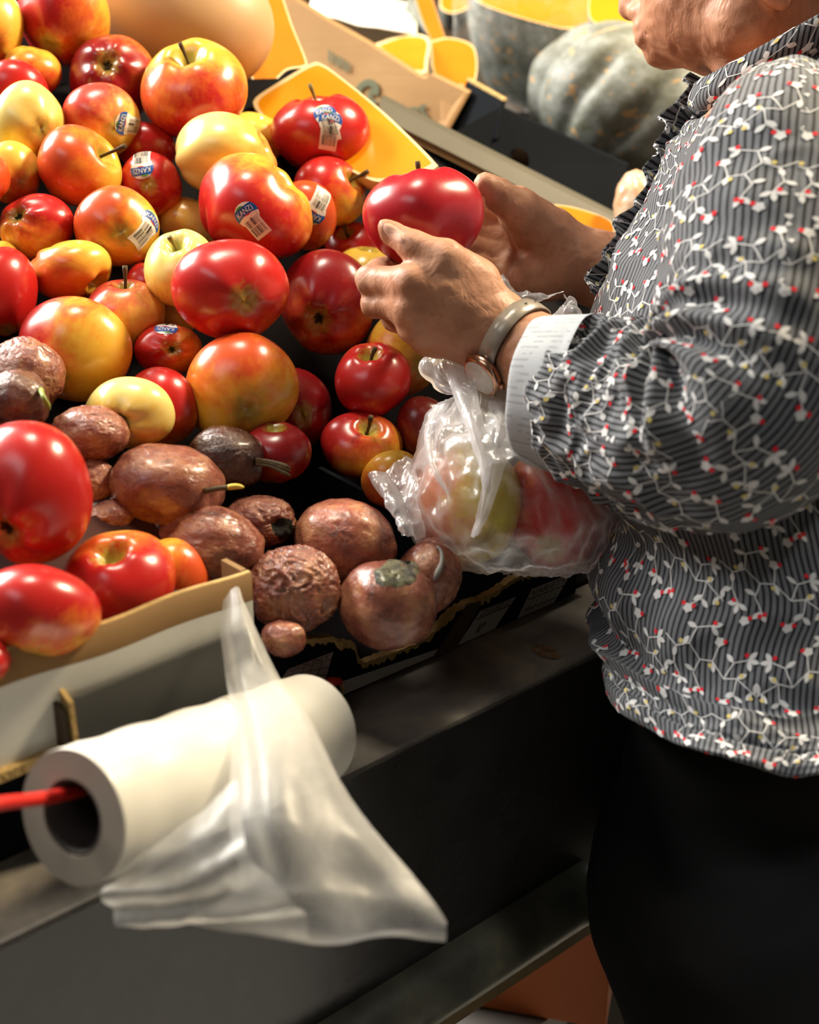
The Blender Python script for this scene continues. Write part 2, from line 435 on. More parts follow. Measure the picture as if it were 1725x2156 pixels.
for (x0, y0, x1, y1) in ((1012, 1312, 1003, 1332), (1022, 1308, 1006, 1330), (1022, 1308, 1018, 1318)):
    mb.add([hit_t(x0, y0, .0728), hit_t(x0 + 2, y0, .0728), hit_t(x1 + 2, y1, .0728), hit_t(x1, y1, .0728)], [(0, 3, 2, 1)], 1)
mb.obj('consignment_label', [m_lab, m_ink], cB, smooth=False)
def grid_label(q, nu, nv, txt):
    it = [(0, q)]
    for i in range(1, nv): it.append((1, [lerpq(q, 0, i / nv - .012), lerpq(q, 1, i / nv - .012), lerpq(q, 1, i / nv + .012), lerpq(q, 0, i / nv + .012)]))
    for i in range(1, nu): it.append((1, [lerpq(q, i / nu - .008, 1 / nv), lerpq(q, i / nu + .008, 1 / nv), lerpq(q, i / nu + .008, 1), lerpq(q, i / nu - .008, 1)]))
    mb = quad_decals(it); textq(mb, txt, q, .05, .95, .05, .8 / nv, 1, .072); return mb
grid_label([(1120, 1240), (1202, 1208), (1165, 1298), (1088, 1331)], 6, 4, 'VARIETY').obj('grid_label', [m_lab, m_ink], cB, smooth=False)
grid_label([(607, 1409), (702, 1372), (684, 1437), (585, 1440)], 5, 4, 'COUNT').obj('grid_label', [m_pinkl, m_ink], cB, smooth=False)
quad_decals([(0, [(722, 1434), (935, 1362), (920, 1392), (706, 1470)])]).obj('white_band', m_lab, cB, smooth=False)
mb = MB(); q = [(988, 1272), (1014, 1268), (962, 1381), (917, 1393)]
aa = [hit_t(x, y, .0715) for x, y in q]; mb.hexa([aa[3], aa[2], aa[2] + TD * .002, aa[3] + TD * .002, aa[0], aa[1], aa[1] + TD * .002, aa[0] + TD * .002]); mb.obj('corner_strut', m_brownst, cB, smooth=False)
# far dividing wall of the carton
pa = P(636, 968, bed_d(636, 968, .052)); pb = P(884, 1097, bed_d(884, 1097, .052))
lst = np.linspace(0, 1, 24); V = []
for off, lv in ((0, 0), (0, 1), (.004, 1), (.004, 0)):
    for u in lst:
        p = pa * (1 - u) + pb * u; e = np.array([0, 0, 0 if lv else -.047]) + SD * off
        dip = np.array([0, 0, -.012 * max(0, 1 - u / .12)]) if lv else 0
        V.append(p + e + dip)
mesh_obj('end_panel', V, gridfaces(4, 24), m_blk, cB, smooth=False)
# ================================================================ fruit
PAL = {  # skin under the blush, between, blush
 'red': ((.76, .42, .045), (.68, .13, .022), (.48, .016, .014)),
 'ora': ((.80, .46, .050), (.76, .24, .025), (.64, .085, .018)),
 'yel': ((.76, .52, .075), (.76, .40, .045), (.68, .17, .03)),
 'pale': ((.80, .64, .20), (.78, .52, .09), (.70, .30, .06)),
 'crim': ((.70, .36, .05), (.52, .06, .025), (.36, .010, .018)),
 'lime': ((.68, .58, .06), (.74, .50, .10), (.66, .22, .10)),
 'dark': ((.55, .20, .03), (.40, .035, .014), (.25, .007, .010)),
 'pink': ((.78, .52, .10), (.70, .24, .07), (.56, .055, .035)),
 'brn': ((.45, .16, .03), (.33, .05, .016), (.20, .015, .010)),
}
def apple_mat(pal, amt, bdir, seed):
    base, mid, bl = PAL[pal]
    t = NT('apple_skin'); v = t.attr('loc')
    mp = t.n('VectorMath', operation='ADD'); t.l(v, mp.inputs[0]); mp.inputs[1].default_value = (seed * 3.1, seed * 1.7, seed * .9); vs = mp.outputs[0]
    dt = t.n('VectorMath', operation='DOT_PRODUCT'); t.l(v, dt.inputs[0]); dt.inputs[1].default_value = tuple(bdir)
    n1 = t.noise(vs, 1.7, 3, .5); n2 = t.noise(t.map(vs, (9, 9, 1.6)), 1, 4, .6); n3 = t.noise(vs, 14, 3, .6)
    f = t.math('MULTIPLY_ADD', dt.outputs['Value'], .52, .5 + amt)
    f = t.math('ADD', f, t.math('MULTIPLY_ADD', n1, .9, -.45)); f = t.math('ADD', f, t.math('MULTIPLY_ADD', n2, .42, -.21))
    f = t.math('ADD', f, t.math('MULTIPLY_ADD', n3, .16, -.08), clamp=True)
    col = t.ramp(f, [(.16, base), (.48, mid), (.76, bl)])
    sx = t.n('SeparateXYZ'); t.l(v, sx.inputs[0])
    rho = t.math('SQRT', t.math('ADD', t.math('MULTIPLY', sx.outputs[0], sx.outputs[0]), t.math('MULTIPLY', sx.outputs[1], sx.outputs[1])))
    mr = t.n('MapRange', interpolation_type='SMOOTHSTEP'); t.l(t.math('ADD', rho, t.math('MULTIPLY_ADD', n2, .5, -.25)), mr.inputs[0])
    mr.inputs[1].default_value = .42; mr.inputs[2].default_value = .10; mr.inputs[3].default_value = 0; mr.inputs[4].default_value = 1
    tp = t.math('MULTIPLY', mr.outputs[0], .85)
    grn = t.mix(t.math('GREATER_THAN', sx.outputs[2], 0.0), (.34, .25, .035, 1), (.42, .40, .055, 1))
    col = t.mix(tp, col, grn)
    dots = t.vor(vs, 9.0); dm = t.math('LESS_THAN', dots, .055)
    col = t.mix(t.math('MULTIPLY', dm, .35), col, (.75, .5, .22, 1))
    rs = t.noise(vs, 3, 4); 
    t.P(col=col, rough=t.math('MULTIPLY_ADD', rs, .16, .20), spec=.5, coat=.25)
    t.b.inputs['Coat Roughness'].default_value = .22
    t.bump(t.noise(vs, 60, 2), .03, .0006)
    return t.m
m_stem = plain('apple_stem_bark', (.075, .045, .016), .7, .3, bump=(500, .5), var=.4)
m_stemg = plain('apple_stem_green', (.17, .14, .035), .6, .3, var=.3)
m_calyx = plain('dried_calyx', (.045, .032, .014), .9, .1, var=.5)

def apple_profile(nu=56, nv=40, seed=0, lob=.03, cav=.34, bcav=.20, tap=.09):
    ph = np.linspace(.0008, math.pi - .0008, nv)[:, None]; th = np.linspace(0, 2 * math.pi, nu, endpoint=False)[None]
    rr = np.sin(ph) ** .92; z = .86 * np.cos(ph)
    rr = rr * (1 + tap * np.cos(ph) - .03 * np.cos(2 * ph))
    bot = np.clip(-np.cos(ph), 0, 1); top = np.clip(np.cos(ph), 0, 1)
    rs = np.random.RandomState(seed + 3); p0 = rs.uniform(0, 6)
    rr = rr * (1 + lob * np.cos(5 * th + p0) * (bot * 1.3 + .25) + .018 * np.cos(2 * th + p0 * 2) + .014 * np.cos(3 * th + p0 * 3))
    z = z - cav * np.exp(-(rr / .25) ** 2) + bcav * np.exp(-(rr / .21) ** 2) * (np.cos(ph) < 0) + 0 * th
    z = z + cav * np.exp(-(rr / .25) ** 2) * (np.cos(ph) < 0)
    z = z * (1 + .04 * np.cos(th + p0)) + .035 * min(1, bcav / .2 + (cav > .4)) * np.cos(5 * th + p0) * np.exp(-((rr - .5) / .25) ** 2) * np.where(np.cos(ph) < 0, -1, .6)
    V = np.stack([rr * np.cos(th), rr * np.sin(th), z], -1).reshape(-1, 3)
    F = gridfaces(nv, nu, True)
    F.append(tuple(range(nu))[::-1]); F.append(tuple((nv - 1) * nu + j for j in range(nu)))
    return V, F
def basis(ax, spin=0):
    ax = unit(ax); a = np.array([0, 0, 1.]) if abs(ax[2]) < .9 else np.array([1., 0, 0])
    x = unit(np.cross(a, ax)); y = np.cross(ax, x); c, s = math.cos(spin), math.sin(spin)
    return np.stack([x * c + y * s, -x * s + y * c, ax])        # rows: local axes in the camera frame

FRUIT = []   # dicts
def A(cx, cy, w, h, ax, pal, amt, bd, label, rank=None, stem=0, calyx=0, stk=None, d=None, grp='apples heaped on the display', cav=.34, lob=.03, maxd=.088, bed=True, name='apple', cat='apple'):
    FRUIT.append(dict(kind='a', cx=cx, cy=cy, w=w, h=h, ax=ax, pal=pal, amt=amt, bd=bd, label=label, rank=cy if rank is None else rank, stem=stem, calyx=calyx, stk=stk, d=d, grp=grp, cav=cav, lob=lob, maxd=maxd))
def PF(cx, cy, w, h, wr, seed, label, rank=None, ang=0, tone=0, feat=None):
    FRUIT.append(dict(kind='p', cx=cx, cy=cy, w=w, h=h, wr=wr, seed=seed, label=label, rank=cy if rank is None else rank, ang=ang, tone=tone, feat=feat, d=None, grp='passion fruit in the black carton', maxd=.084))

# cx, cy, w, h in the photograph; stem axis and blush direction in the camera's frame
A(-18, 60, 132, 160, (-.3, .6, -.6), 'yel', -.08, (-.5, -.5, .3), 'golden orange apple at the far upper left, cut by the edge of the heap')
A(134, 35, 194, 200, (.2, .75, -.6), 'red', .16, (-1, -.2, .2), 'large red apple with a yellow right cheek at the top of the heap')
A(35, 192, 132, 122, (0, .8, -.4), 'red', .42, (0, 1, .3), 'red apple half hidden behind the topmost yellow apple on the left', rank=120)
A(70, 150, 120, 110, (.2, .8, .2), 'ora', .0, (0, -1, 0), 'orange apple mostly hidden beneath the large red and yellow one at the top', rank=60, stem=0)
A(62, 260, 144, 172, (-.6, .3, -.7), 'pale', -.26, (.7, -.8, .1), 'plain yellow apple on the left below the red ones, no sticker')
A(238, 168, 184, 190, (-.05, -.14, -.98), 'dark', .24, (-.5, -.6, .4), 'glossy dark red apple showing its blossom end beside the big stem-up apple', calyx=1, rank=140)
A(213, 252, 158, 150, (-.55, .4, -.7), 'pink', .02, (-.7, .7, .1), 'orange pink apple with a sideways sticker on its right', stk=[(263, 260, 88, 1.0)])
A(410, 187, 224, 216, (-.10, .72, .70), 'red', -.16, (.05, -1, .4), 'big apple standing stem up, green around the stem and red below', stem=.5, rank=230, cav=.42)
A(168, 350, 172, 172, (.86, .30, .40), 'ora', .0, (-.7, .3, .4), 'orange apple with its thin stem pointing right', stem=1.0, rank=392)
A(308, 316, 126, 108, (.2, .8, -.3), 'red', .48, (0, 1, .5), 'deep red apple squeezed between the stickered orange and the big stem-up apples', rank=245)
A(316, 388, 132, 134, (-.1, .2, -.9), 'red', .40, (0, 1, .4), 'deep red apple with an upside down sticker', stk=[(298, 352, 188, 1.0)], rank=380)
A(24, 364, 122, 128, (-.5, .4, -.6), 'yel', -.2, (.2, -1, 0), 'small yellow apple at the left below the plain yellow one', rank=300)
A(-32, 378, 102, 116, (-.5, .4, .3), 'ora', .2, (1, 0, .3), 'sliver of an orange red apple at the left border of the heap', rank=340)
A(476, 328, 212, 176, (.92, .25, .15), 'pale', -.17, (.8, .0, -.2), 'broad golden apple behind the big stickered one, creased on its right end', rank=386, cav=.4, lob=.06)
A(540, 290, 124, 110, (.4, .7, .3), 'yel', -.15, (0, -1, 0), 'small golden apple peeping out behind the broad golden one', rank=200)
A(675, 281, 210, 170, (-.05, .93, .36), 'red', .46, (0, -.5, .9), 'upright glossy red apple with two overlapping stickers', stem=1.0, stk=[(685, 240, 22, 1.05), (696, 255, -4, 1.1)], cav=.5)
A(694, 402, 152, 146, (.80, .35, .48), 'red', .20, (-.6, .7, -.1), 'red apple with a yellow cheek and a stem pointing right', stem=1.0)
A(537, 438, 240, 230, (.62, .62, .20), 'red', .06, (-.55, -.7, .4), 'largest stickered apple, red below and golden on its lobed shoulder', stk=[(520, 452, 39, 1.02)], rank=500, cav=.5, lob=.07)
A(648, 455, 122, 142, (.2, .6, -.5), 'ora', .28, (0, 0, 1), 'orange red apple tucked behind the largest stickered apple, sticker on its edge', stk=[(663, 447, 150, 1.05)], rank=420)
A(745, 518, 122, 106, (-.35, .55, .7), 'red', .4, (0, .6, .6), 'dark red apple in the gap left of the hands, stem facing out', rank=300, stem=.8)
A(770, 580, 136, 128, (.1, .7, .2), 'yel', -.22, (0, -1, 0), 'yellow apple directly under the held apple, half covered by fingers', rank=310)
A(78, 478, 160, 142, (.41, -.21, -.88), 'red', .14, (.3, 1, -.1), 'red apple on the left showing a dark blossom end with yellow around it', calyx=1)
A(246, 476, 176, 166, (-.3, .3, -.85), 'ora', -.02, (-.8, .5, .2), 'orange apple with a sticker wrapping its right edge', stk=[(320, 468, -14, 1.05)], rank=480)
A(400, 470, 130, 114, (.3, .75, .2), 'pale', -.10, (-1, -.3, 0), 'pale yellow apple behind the small stem-up yellow one', rank=330, stem=0)
A(380, 566, 152, 170, (-.05, .72, .68), 'pale', -.24, (.1, -1, 0), 'small pale yellow apple with its stem cavity facing up', stem=.55, rank=590, cav=.42)
A(148, 570, 174, 126, (.75, -.55, .1), 'yel', .02, (-.6, -.4, .2), 'smooth golden orange apple with a dimple at its lower right', rank=540, cav=.45)
A(0, 614, 150, 186, (-.3, .9, -.2), 'red', .36, (.4, .3, .5), 'red apple with yellow streaks at the left border above the passion fruit')
A(-4, 545, 88, 82, (0, .8, .2), 'ora', .1, (0, -1, 0), 'orange apple edge behind the streaked red one on the left', rank=500)
A(265, 660, 164, 150, (.10, .88, .42), 'pink', -.06, (-.5, .9, 0), 'yellow apple with a red shoulder and an upright stem', stem=1.0, rank=600)
A(485, 610, 246, 210, (-.35, .35, -.8), 'red', .30, (-.3, .2, .8), 'large plain bright red apple in the middle of the heap', rank=640)
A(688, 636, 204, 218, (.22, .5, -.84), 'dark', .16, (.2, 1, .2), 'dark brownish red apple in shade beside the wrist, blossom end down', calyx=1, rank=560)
A(160, 736, 240, 220, (.3, .5, -.75), 'red', -.16, (-1, .55, .1), 'large apple, red on the left and yellow green on the right, above the passion fruit')
A(354, 738, 142, 110, (-.3, .07, -.95), 'red', .08, (-.9, .3, .2), 'red apple with a blossom end facing out, wedged below the bright red one', calyx=1, stk=[(350, 689, 178, .9)], rank=610)
A(315, 600, 100, 100, (0, .8, .3), 'red', .3, (0, 1, 0), 'fragment of a red apple deep in the gap beside the small pale one', rank=450)
A(786, 800, 162, 164, (-.10, .78, .62), 'red', .36, (0, -.5, .8), 'shaded dark red apple with an open stem cavity under the left hand', stem=.45, cav=.42)
A(848, 745, 156, 184, (-.4, .3, -.6), 'yel', -.02, (-.4, -.9, .2), 'shaded golden apple behind the hand and above the bag', rank=700)
A(510, 818, 240, 232, (-.2, .5, -.8), 'ora', -.20, (-.2, .9, .4), 'largest orange apple, evenly coloured, just above the dark shrivelled passion fruit')
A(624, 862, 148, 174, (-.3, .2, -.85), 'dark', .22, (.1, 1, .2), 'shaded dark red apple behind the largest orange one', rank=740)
A(762, 938, 174, 146, (.28, .62, .70), 'red', .14, (-.7, .6, -.2), 'shaded red and yellow apple with its stem slanting right', stem=1.05)
A(826, 1012, 132, 128, (-.2, .6, -.5), 'ora', .02, (0, -1, .2), 'orange apple top beside the ear of the plastic bag', rank=1000)
A(338, 856, 160, 166, (.3, .4, -.8), 'red', .32, (-.2, .9, .2), 'red apple right behind the pale yellow one with a blossom end', rank=850)
A(272, 869, 194, 150, (.2, .36, -.9), 'pale', -.24, (-.2, -1, .3), 'pale yellow apple with a green blossom end beside the passion fruit', calyx=1, cav=.3, rank=890)
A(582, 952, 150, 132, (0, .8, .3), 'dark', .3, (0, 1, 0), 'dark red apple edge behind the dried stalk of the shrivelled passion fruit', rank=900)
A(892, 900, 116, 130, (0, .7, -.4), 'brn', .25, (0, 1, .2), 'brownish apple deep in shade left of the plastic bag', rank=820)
A(365, 662, 112, 100, (0, .8, .3), 'pale', -.2, (0, -1, 0), 'scrap of a pale apple in the gap under the small pale yellow one', rank=400)
NEAR = 'blurred apples in the white and brown carton'
A(56, 1040, 274, 306, (.22, .60, -.77), 'red', .44, (.1, .7, .5), 'topmost large pinkish red apple in the near carton', d=.845, grp=NEAR, maxd=.1, rank=1200, calyx=1)
A(72, 1290, 278, 206, (.0, .75, -.5), 'red', .20, (-.3, .9, .1), 'red and orange apple at the front left of the near carton', d=.79, grp=NEAR, maxd=.1, rank=1500)
A(250, 1224, 240, 214, (-.12, .70, .66), 'red', .22, (.0, -.6, .6), 'red apple in the near carton with a green stem cavity facing out', d=.862, grp=NEAR, stem=0, cav=.46, maxd=.1, rank=1450)
A(364, 1214, 156, 164, (.2, .7, -.5), 'ora', -.02, (.7, -.2, .1), 'orange apple at the right end of the near carton', d=.915, grp=NEAR, maxd=.1, rank=1150)
A(-25, 1392, 96, 90, (0, .8, .3), 'red', .3, (0, 1, .2), 'corner of a pink red apple at the very front of the near carton', d=.765, grp=NEAR, maxd=.1, rank=1600)
A(165, 1108, 66, 70, (0, .8, -.3), 'red', .3, (0, 1, .2), 'small red apple showing between the two big ones in the near carton', d=.93, grp=NEAR, maxd=.1, rank=1100)

PF(55, 790, 166, 164, .55, 1, 'wrinkled pinkish brown passion fruit at the upper left, behind the dark one', tone=.15)
PF(33, 843, 142, 128, .15, 2, 'smooth dark passion fruit at the left with a green stalk scar', tone=-.5, feat='stalk')
PF(188, 914, 168, 124, .45, 3, 'olive brown passion fruit creased on its right, below the pale apple', tone=.2)
PF(196, 1010, 96, 100, .8, 4, 'crumpled brown passion fruit half hidden by the near red apple', tone=.25, rank=985)
PF(352, 1028, 246, 190, .10, 5, 'large smooth purple passion fruit with a yellow tipped stalk', feat='yellowstalk', ang=-.25)
PF(474, 966, 164, 142, .35, 6, 'very dark shrivelled passion fruit with a dry papery stalk', tone=-.75, feat='drystalk', rank=990)
PF(236, 1094, 108, 86, .5, 7, 'pink brown passion fruit above the red apple with the green cavity', tone=.3)
PF(440, 1148, 234, 172, .35, 8, 'oblong passion fruit with a glossy dent at its left end', feat='dent', ang=-.1, tone=.05)
PF(546, 1098, 160, 114, .9, 9, 'crinkled reddish passion fruit with a mouldy dark hollow', rank=1060, feat='hole', tone=.2)
PF(728, 1142, 218, 186, .22, 10, 'big pale pink passion fruit with tan blotches behind the front two', tone=.35, ang=-.35)
PF(622, 1242, 196, 194, 1.15, 11, 'most wrinkled passion fruit, a brown crinkled ball at the front', tone=.1)
PF(905, 1212, 138, 162, .3, 12, 'reddish passion fruit with a grey dried stalk, right of the capped one', feat='greystalk', tone=.3, ang=.2)
PF(817, 1275, 206, 192, .12, 13, 'front passion fruit with a grey green papery cap on top', feat='cap', tone=.22, ang=-.15)
PF(597, 1344, 96, 80, .2, 14, 'small piece of a pink passion fruit at the torn carton corner', tone=.4)
PF(835, 1092, 110, 120, .3, 15, 'dark purple passion fruit in the gap under the bag', tone=-.3, rank=1000)

# ---- depths: rest on the bed, then push overlapping pairs apart along the lines of sight
for f in FRUIT:
    f['fix'] = f['d'] is not None
    f['hr'] = math.sqrt(f['w'] * f['h']) / 2
    f['bed'] = bed_d(f['cx'], f['cy'], .002, f['hr'])
    if not f['fix']:
        f['d'] = min(f['bed'], f['maxd'] * FPX / (2 * f['hr']))
def ctr_of(f): return P(f['cx'], f['cy'], f['d'])
for it in range(120):
    moved = 0
    for i in range(len(FRUIT)):
        for j in range(i):
            a, b_ = FRUIT[i], FRUIT[j]
            if abs(a['cx'] - b_['cx']) > (a['w'] + b_['w']) / 2 or abs(a['cy'] - b_['cy']) > (a['h'] + b_['h']) / 2: continue
            if a['fix'] and b_['fix']: continue
            n = toc(ctr_of(a) - ctr_of(b_)); L = np.linalg.norm(n); n = n / L
            def rad(f):
                k = f['d'] / FPX / 2; return 1 / math.sqrt((n[0] / (f['w'] * k)) ** 2 + (n[1] / (f['h'] * k)) ** 2 + (n[2] / (f['hr'] * 2 * k * .86)) ** 2)
            need = .95 * (rad(a) + rad(b_)) - L
            fr, bk = (a, b_) if a['rank'] > b_['rank'] else (b_, a)
            if fr['d'] > bk['d'] + .004: need = max(need, .01)
            if need > .0005:
                moved += 1; st_ = min(need * .5, .012)
                if fr['fix']: bk['d'] += st_
                elif bk['fix']: fr['d'] -= st_
                else:
                    q = min(st_ * .4, max(0, bk['bed'] - bk['d'])); bk['d'] += q; fr['d'] -= st_ - q
    if not moved: break

SOLID = {}
def fruit_axes(f):
    k = f['d'] / FPX / 2
    return np.array([f['w'] * k, f['h'] * k, f['hr'] * 2 * k * .93])
def place(f, Vl):
    """unit shape in the camera frame -> world, fitted to the seen width and height"""
    lo, hi = Vl.min(0), Vl.max(0); a = fruit_axes(f)
    sc = 2 * a / (hi - lo); sc[2] = (sc[0] + sc[1]) / 2 * .95
    c = (lo + hi) / 2; f['sc'] = sc; f['c'] = c
    W_ = (Vl - c) * sc
    return ctr_of(f) + W_[:, :1] * R_ + W_[:, 1:2] * U_ - W_[:, 2:3] * F_
def loc2world(f, B, p):
    W_ = (np.atleast_2d(p) @ B - f['c']) * f['sc']
    return ctr_of(f) + W_[:, :1] * R_ + W_[:, 1:2] * U_ - W_[:, 2:3] * F_

# ---- stickers
m_sw = plain('sticker_white', (.74, .72, .67), .35); m_sb = plain('sticker_blue', (.010, .085, .36), .3); m_sg = plain('sticker_green', (.12, .30, .05), .3)
m_sr = plain('sticker_red', (.55, .05, .05), .3); m_sk = plain('sticker_bar_code', (.035, .03, .03), .4); m_st = plain('sticker_bars_tan', (.36, .31, .25), .4)
def sticker(root, bvh, px, py, rot, size):
    o = CAM; D = unit(P(px, py, 1) - CAM)
    h, n, _, dd = bvh.ray_cast(Vector(o), Vector(D))
    if h is None: return
    h = np.array(h); n = np.array(n)
    if n @ D > 0: n = -n
    r = math.radians(rot); q = Vc(math.cos(r), math.sin(r), 0); ex = unit(q - n * (q @ n)); ey = np.cross(n, ex)
    R = .0092 * size; mb = MB()
    def put(pts, faces, m, lay):
        W_ = []
        for x, y in pts:
            p = h + R * (x * ex + y * ey) + n * .03
            hh, nn, _, _ = bvh.ray_cast(Vector(p), Vector(-n), .06)
            if hh is None: hh, nn, _, _ = bvh.find_nearest(Vector(p - n * .03))
            nn = np.array(nn); nn = nn if nn @ n > 0 else -nn
            W_.append(np.array(hh) + nn * (.0003 + .00012 * lay))
        mb.add(W_, faces, m)
    def strip(x0, x1, lo, hi, nx, ny, m, lay):
        pts = []
        for j in range(ny + 1):
            for i in range(nx + 1):
                x = x0 + (x1 - x0) * i / nx; pts.append((x, lo(x) + (hi(x) - lo(x)) * j / ny))
        put(pts, gridfaces(ny + 1, nx + 1), m, lay)
    cc = lambda x: math.sqrt(max(0, 1 - x * x))
    strip(-1, 1, lambda x: -cc(x), cc, 16, 8, 0, 0)
    strip(-.74, .74, lambda x: -2.15, lambda x: -.3, 8, 10, 0, 0)
    arch = lambda x: .02 - .22 * x * x
    strip(-.985, .985, lambda x: min(arch(x), cc(x)), lambda x: max(min(arch(x), cc(x)), min(cc(x), .70 - .05 * x * x)), 20, 5, 1, 1)
    strip(-.55, .12, lambda x: .70 - .05 * x * x, lambda x: .70 + .16 * math.cos((x + .2) * 4), 6, 1, 2, 2)
    strip(-.28, .42, lambda x: arch(x) - .10 * (1 - ((x - .07) / .35) ** 2), lambda x: arch(x), 6, 1, 3, 2)
    TV, TF = text2d('KANZI'); w = TV[:, 0].max() - TV[:, 0].min()
    put([(x / w * 1.42, arch(x / w * 1.42) + .12 + y * .44) for x, y in TV], TF, 0, 3)
    rs = random.Random(int(px * 7 + py)); x = -.58
    while x < .55:
        ww = rs.choice((.03, .045, .07)); strip(x, x + ww, lambda q: -1.05, lambda q: -.42, 1, 3, 5 if rs.random() < .7 else 4, 2)
        strip(x + .02, x + .02 + ww, lambda q: -1.85, lambda q: -1.12, 1, 3, 4 if rs.random() < .45 else 5, 2); x += ww + rs.choice((.035, .05))
    strip(.0, .14, lambda q: -1.0, lambda q: -.36, 1, 3, 4, 3)
    o = mb.obj('sticker', [m_sw, m_sb, m_sg, m_sr, m_sk, m_st], root, smooth=False)
    o['label'] = 'blue and white fruit sticker with bar code'

def build_apple(f, idx):
    big = f['w'] > 100
    V, F = apple_profile(56 if big else 32, 40 if big else 24, idx, f['lob'], f['cav'], (.34 if f['pal'] == 'pale' else .22) if f['calyx'] else .05, f.get('tap', .09))
    B = basis(f['ax'], idx * 1.3); Wd = place(f, V @ B)
    m = apple_mat(f['pal'], f['amt'], B @ unit(f['bd']), idx)
    root = mesh_obj('apple', Wd, F, m, attrs={'loc': V}, origin=ctr_of(f))
    tag(root, f['label'], 'apple', f['grp'])
    bvh = BVHTree.FromPolygons([Vector(v) for v in Wd], F); f['bvh'] = bvh; f['root'] = root
    if f['stem'] and f['stem'] > 0:
        zt = .86 - f['cav']; rs = np.random.RandomState(idx); e = rs.uniform(-.16, .16, 2); L = .30 + f['stem'] * .42
        p = spline([(0, 0, zt - .06), (e[0] * .2, e[1] * .2, zt + L * .4), (e[0], e[1], zt + L)], 9)
        pw = loc2world(f, B, p); r0 = .0013
        mb = MB(); mb.tube(pw, [r0 * 1.2, r0, r0 * .9, r0 * .9, r0 * .9, r0, r0 * 1.1, r0 * 1.5, r0 * 1.5], 10); mb.obj('stem', m_stem if idx % 3 else m_stemg, root)
    if f['calyx']:
        mb = MB(); zb = -.86 + (.34 if f['pal'] == 'pale' else .22)
        for k in range(5):
            a = k * 2 * math.pi / 5 + idx; c, s = math.cos(a), math.sin(a)
            pts = [(-s * .05 + c * .03, c * .05 + s * .03, zb - .005), (s * .05 + c * .03, -c * .05 + s * .03, zb - .005), (c * .13 + s * .02, s * .13 - c * .02, zb - .06), (c * .05, s * .05, zb - .10), (c * .13 - s * .02, s * .13 + c * .02, zb - .06)]
            mb.add(loc2world(f, B, pts), [(0, 1, 2, 3), (0, 3, 4)])
        c = [(math.cos(a) * .06, math.sin(a) * .06, zb - .012) for a in np.linspace(0, 6.283, 10, endpoint=False)] + [(0, 0, zb - .05)]
        mb.add(loc2world(f, B, c), [(i, (i + 1) % 10, 10) for i in range(10)])
        mb.obj('calyx', m_calyx, root)
    for s in f['stk'] or ():
        sticker(root, bvh, *s)

# ---- passion fruit
def passion_mat(tone, seed, wr):
    t = NT('passion_fruit_skin'); v = t.attr('loc')
    mp = t.n('VectorMath', operation='ADD'); t.l(v, mp.inputs[0]); mp.inputs[1].default_value = (seed * 2.3, seed * 4.1, seed * 1.1); v = mp.outputs[0]
    n1 = t.noise(v, 1.6, 4, .6); n2 = t.noise(v, 7, 4, .6)
    k = max(.25, 1 + tone * 1.0)
    a = (.10 * k, .024 * k, .020 * k); b_ = (.23 * k, .072 * k, .046 * k); c = (.38 * k, .185 * k, .090 * k)
    col = t.ramp(t.math('ADD', t.math('MULTIPLY', n1, .75), t.math('MULTIPLY', n2, .25)), [(.30, a), (.48, b_), (.68, c)])
    d = t.vor(v, 26); dm = t.math('LESS_THAN', d, .20); dn = t.math('MULTIPLY', dm, t.math('MULTIPLY', t.noise(v, 4, 2), .55))
    col = t.mix(dn, col, (.50 * k, .30 * k, .17 * k, 1))
    dk = t.math('GREATER_THAN', t.noise(v, 3.1, 5, .65), .63); col = t.mix(t.math('MULTIPLY', dk, .55), col, (.05, .028, .018, 1))
    t.P(col=col, rough=t.math('MULTIPLY_ADD', n2, .28, .14), spec=.6, coat=.35)
    t.b.inputs['Coat Roughness'].default_value = .2
    w1 = t.noise(v, 6, 5, .6, 1.2); t.bump(t.math('ADD', t.math('MULTIPLY', w1, .6 + wr), t.math('MULTIPLY', dm, .06)), .45, .003); return t.m
m_dry = plain('dry_stalk', (.085, .065, .035), .8, .2, bump=(400, .5), var=.5)
m_green = plain('green_stalk', (.20, .26, .05), .5, var=.3)
m_yel = plain('yellow_stalk_tip', (.55, .42, .05), .5)
m_cap = NT('papery_cap'); _o = m_cap.obj(); _g = m_cap.noise(_o, 120, 4)
m_cap.P(col=m_cap.ramp(_g, [(.4, (.05, .05, .04)), (.6, (.20, .19, .11))]), rough=.25); m_cap.bump(_g, .6, .003); m_cap = m_cap.m
m_mould = plain('dark_mould', (.022, .022, .019), .95, .1, bump=(300, .8), var=.6)
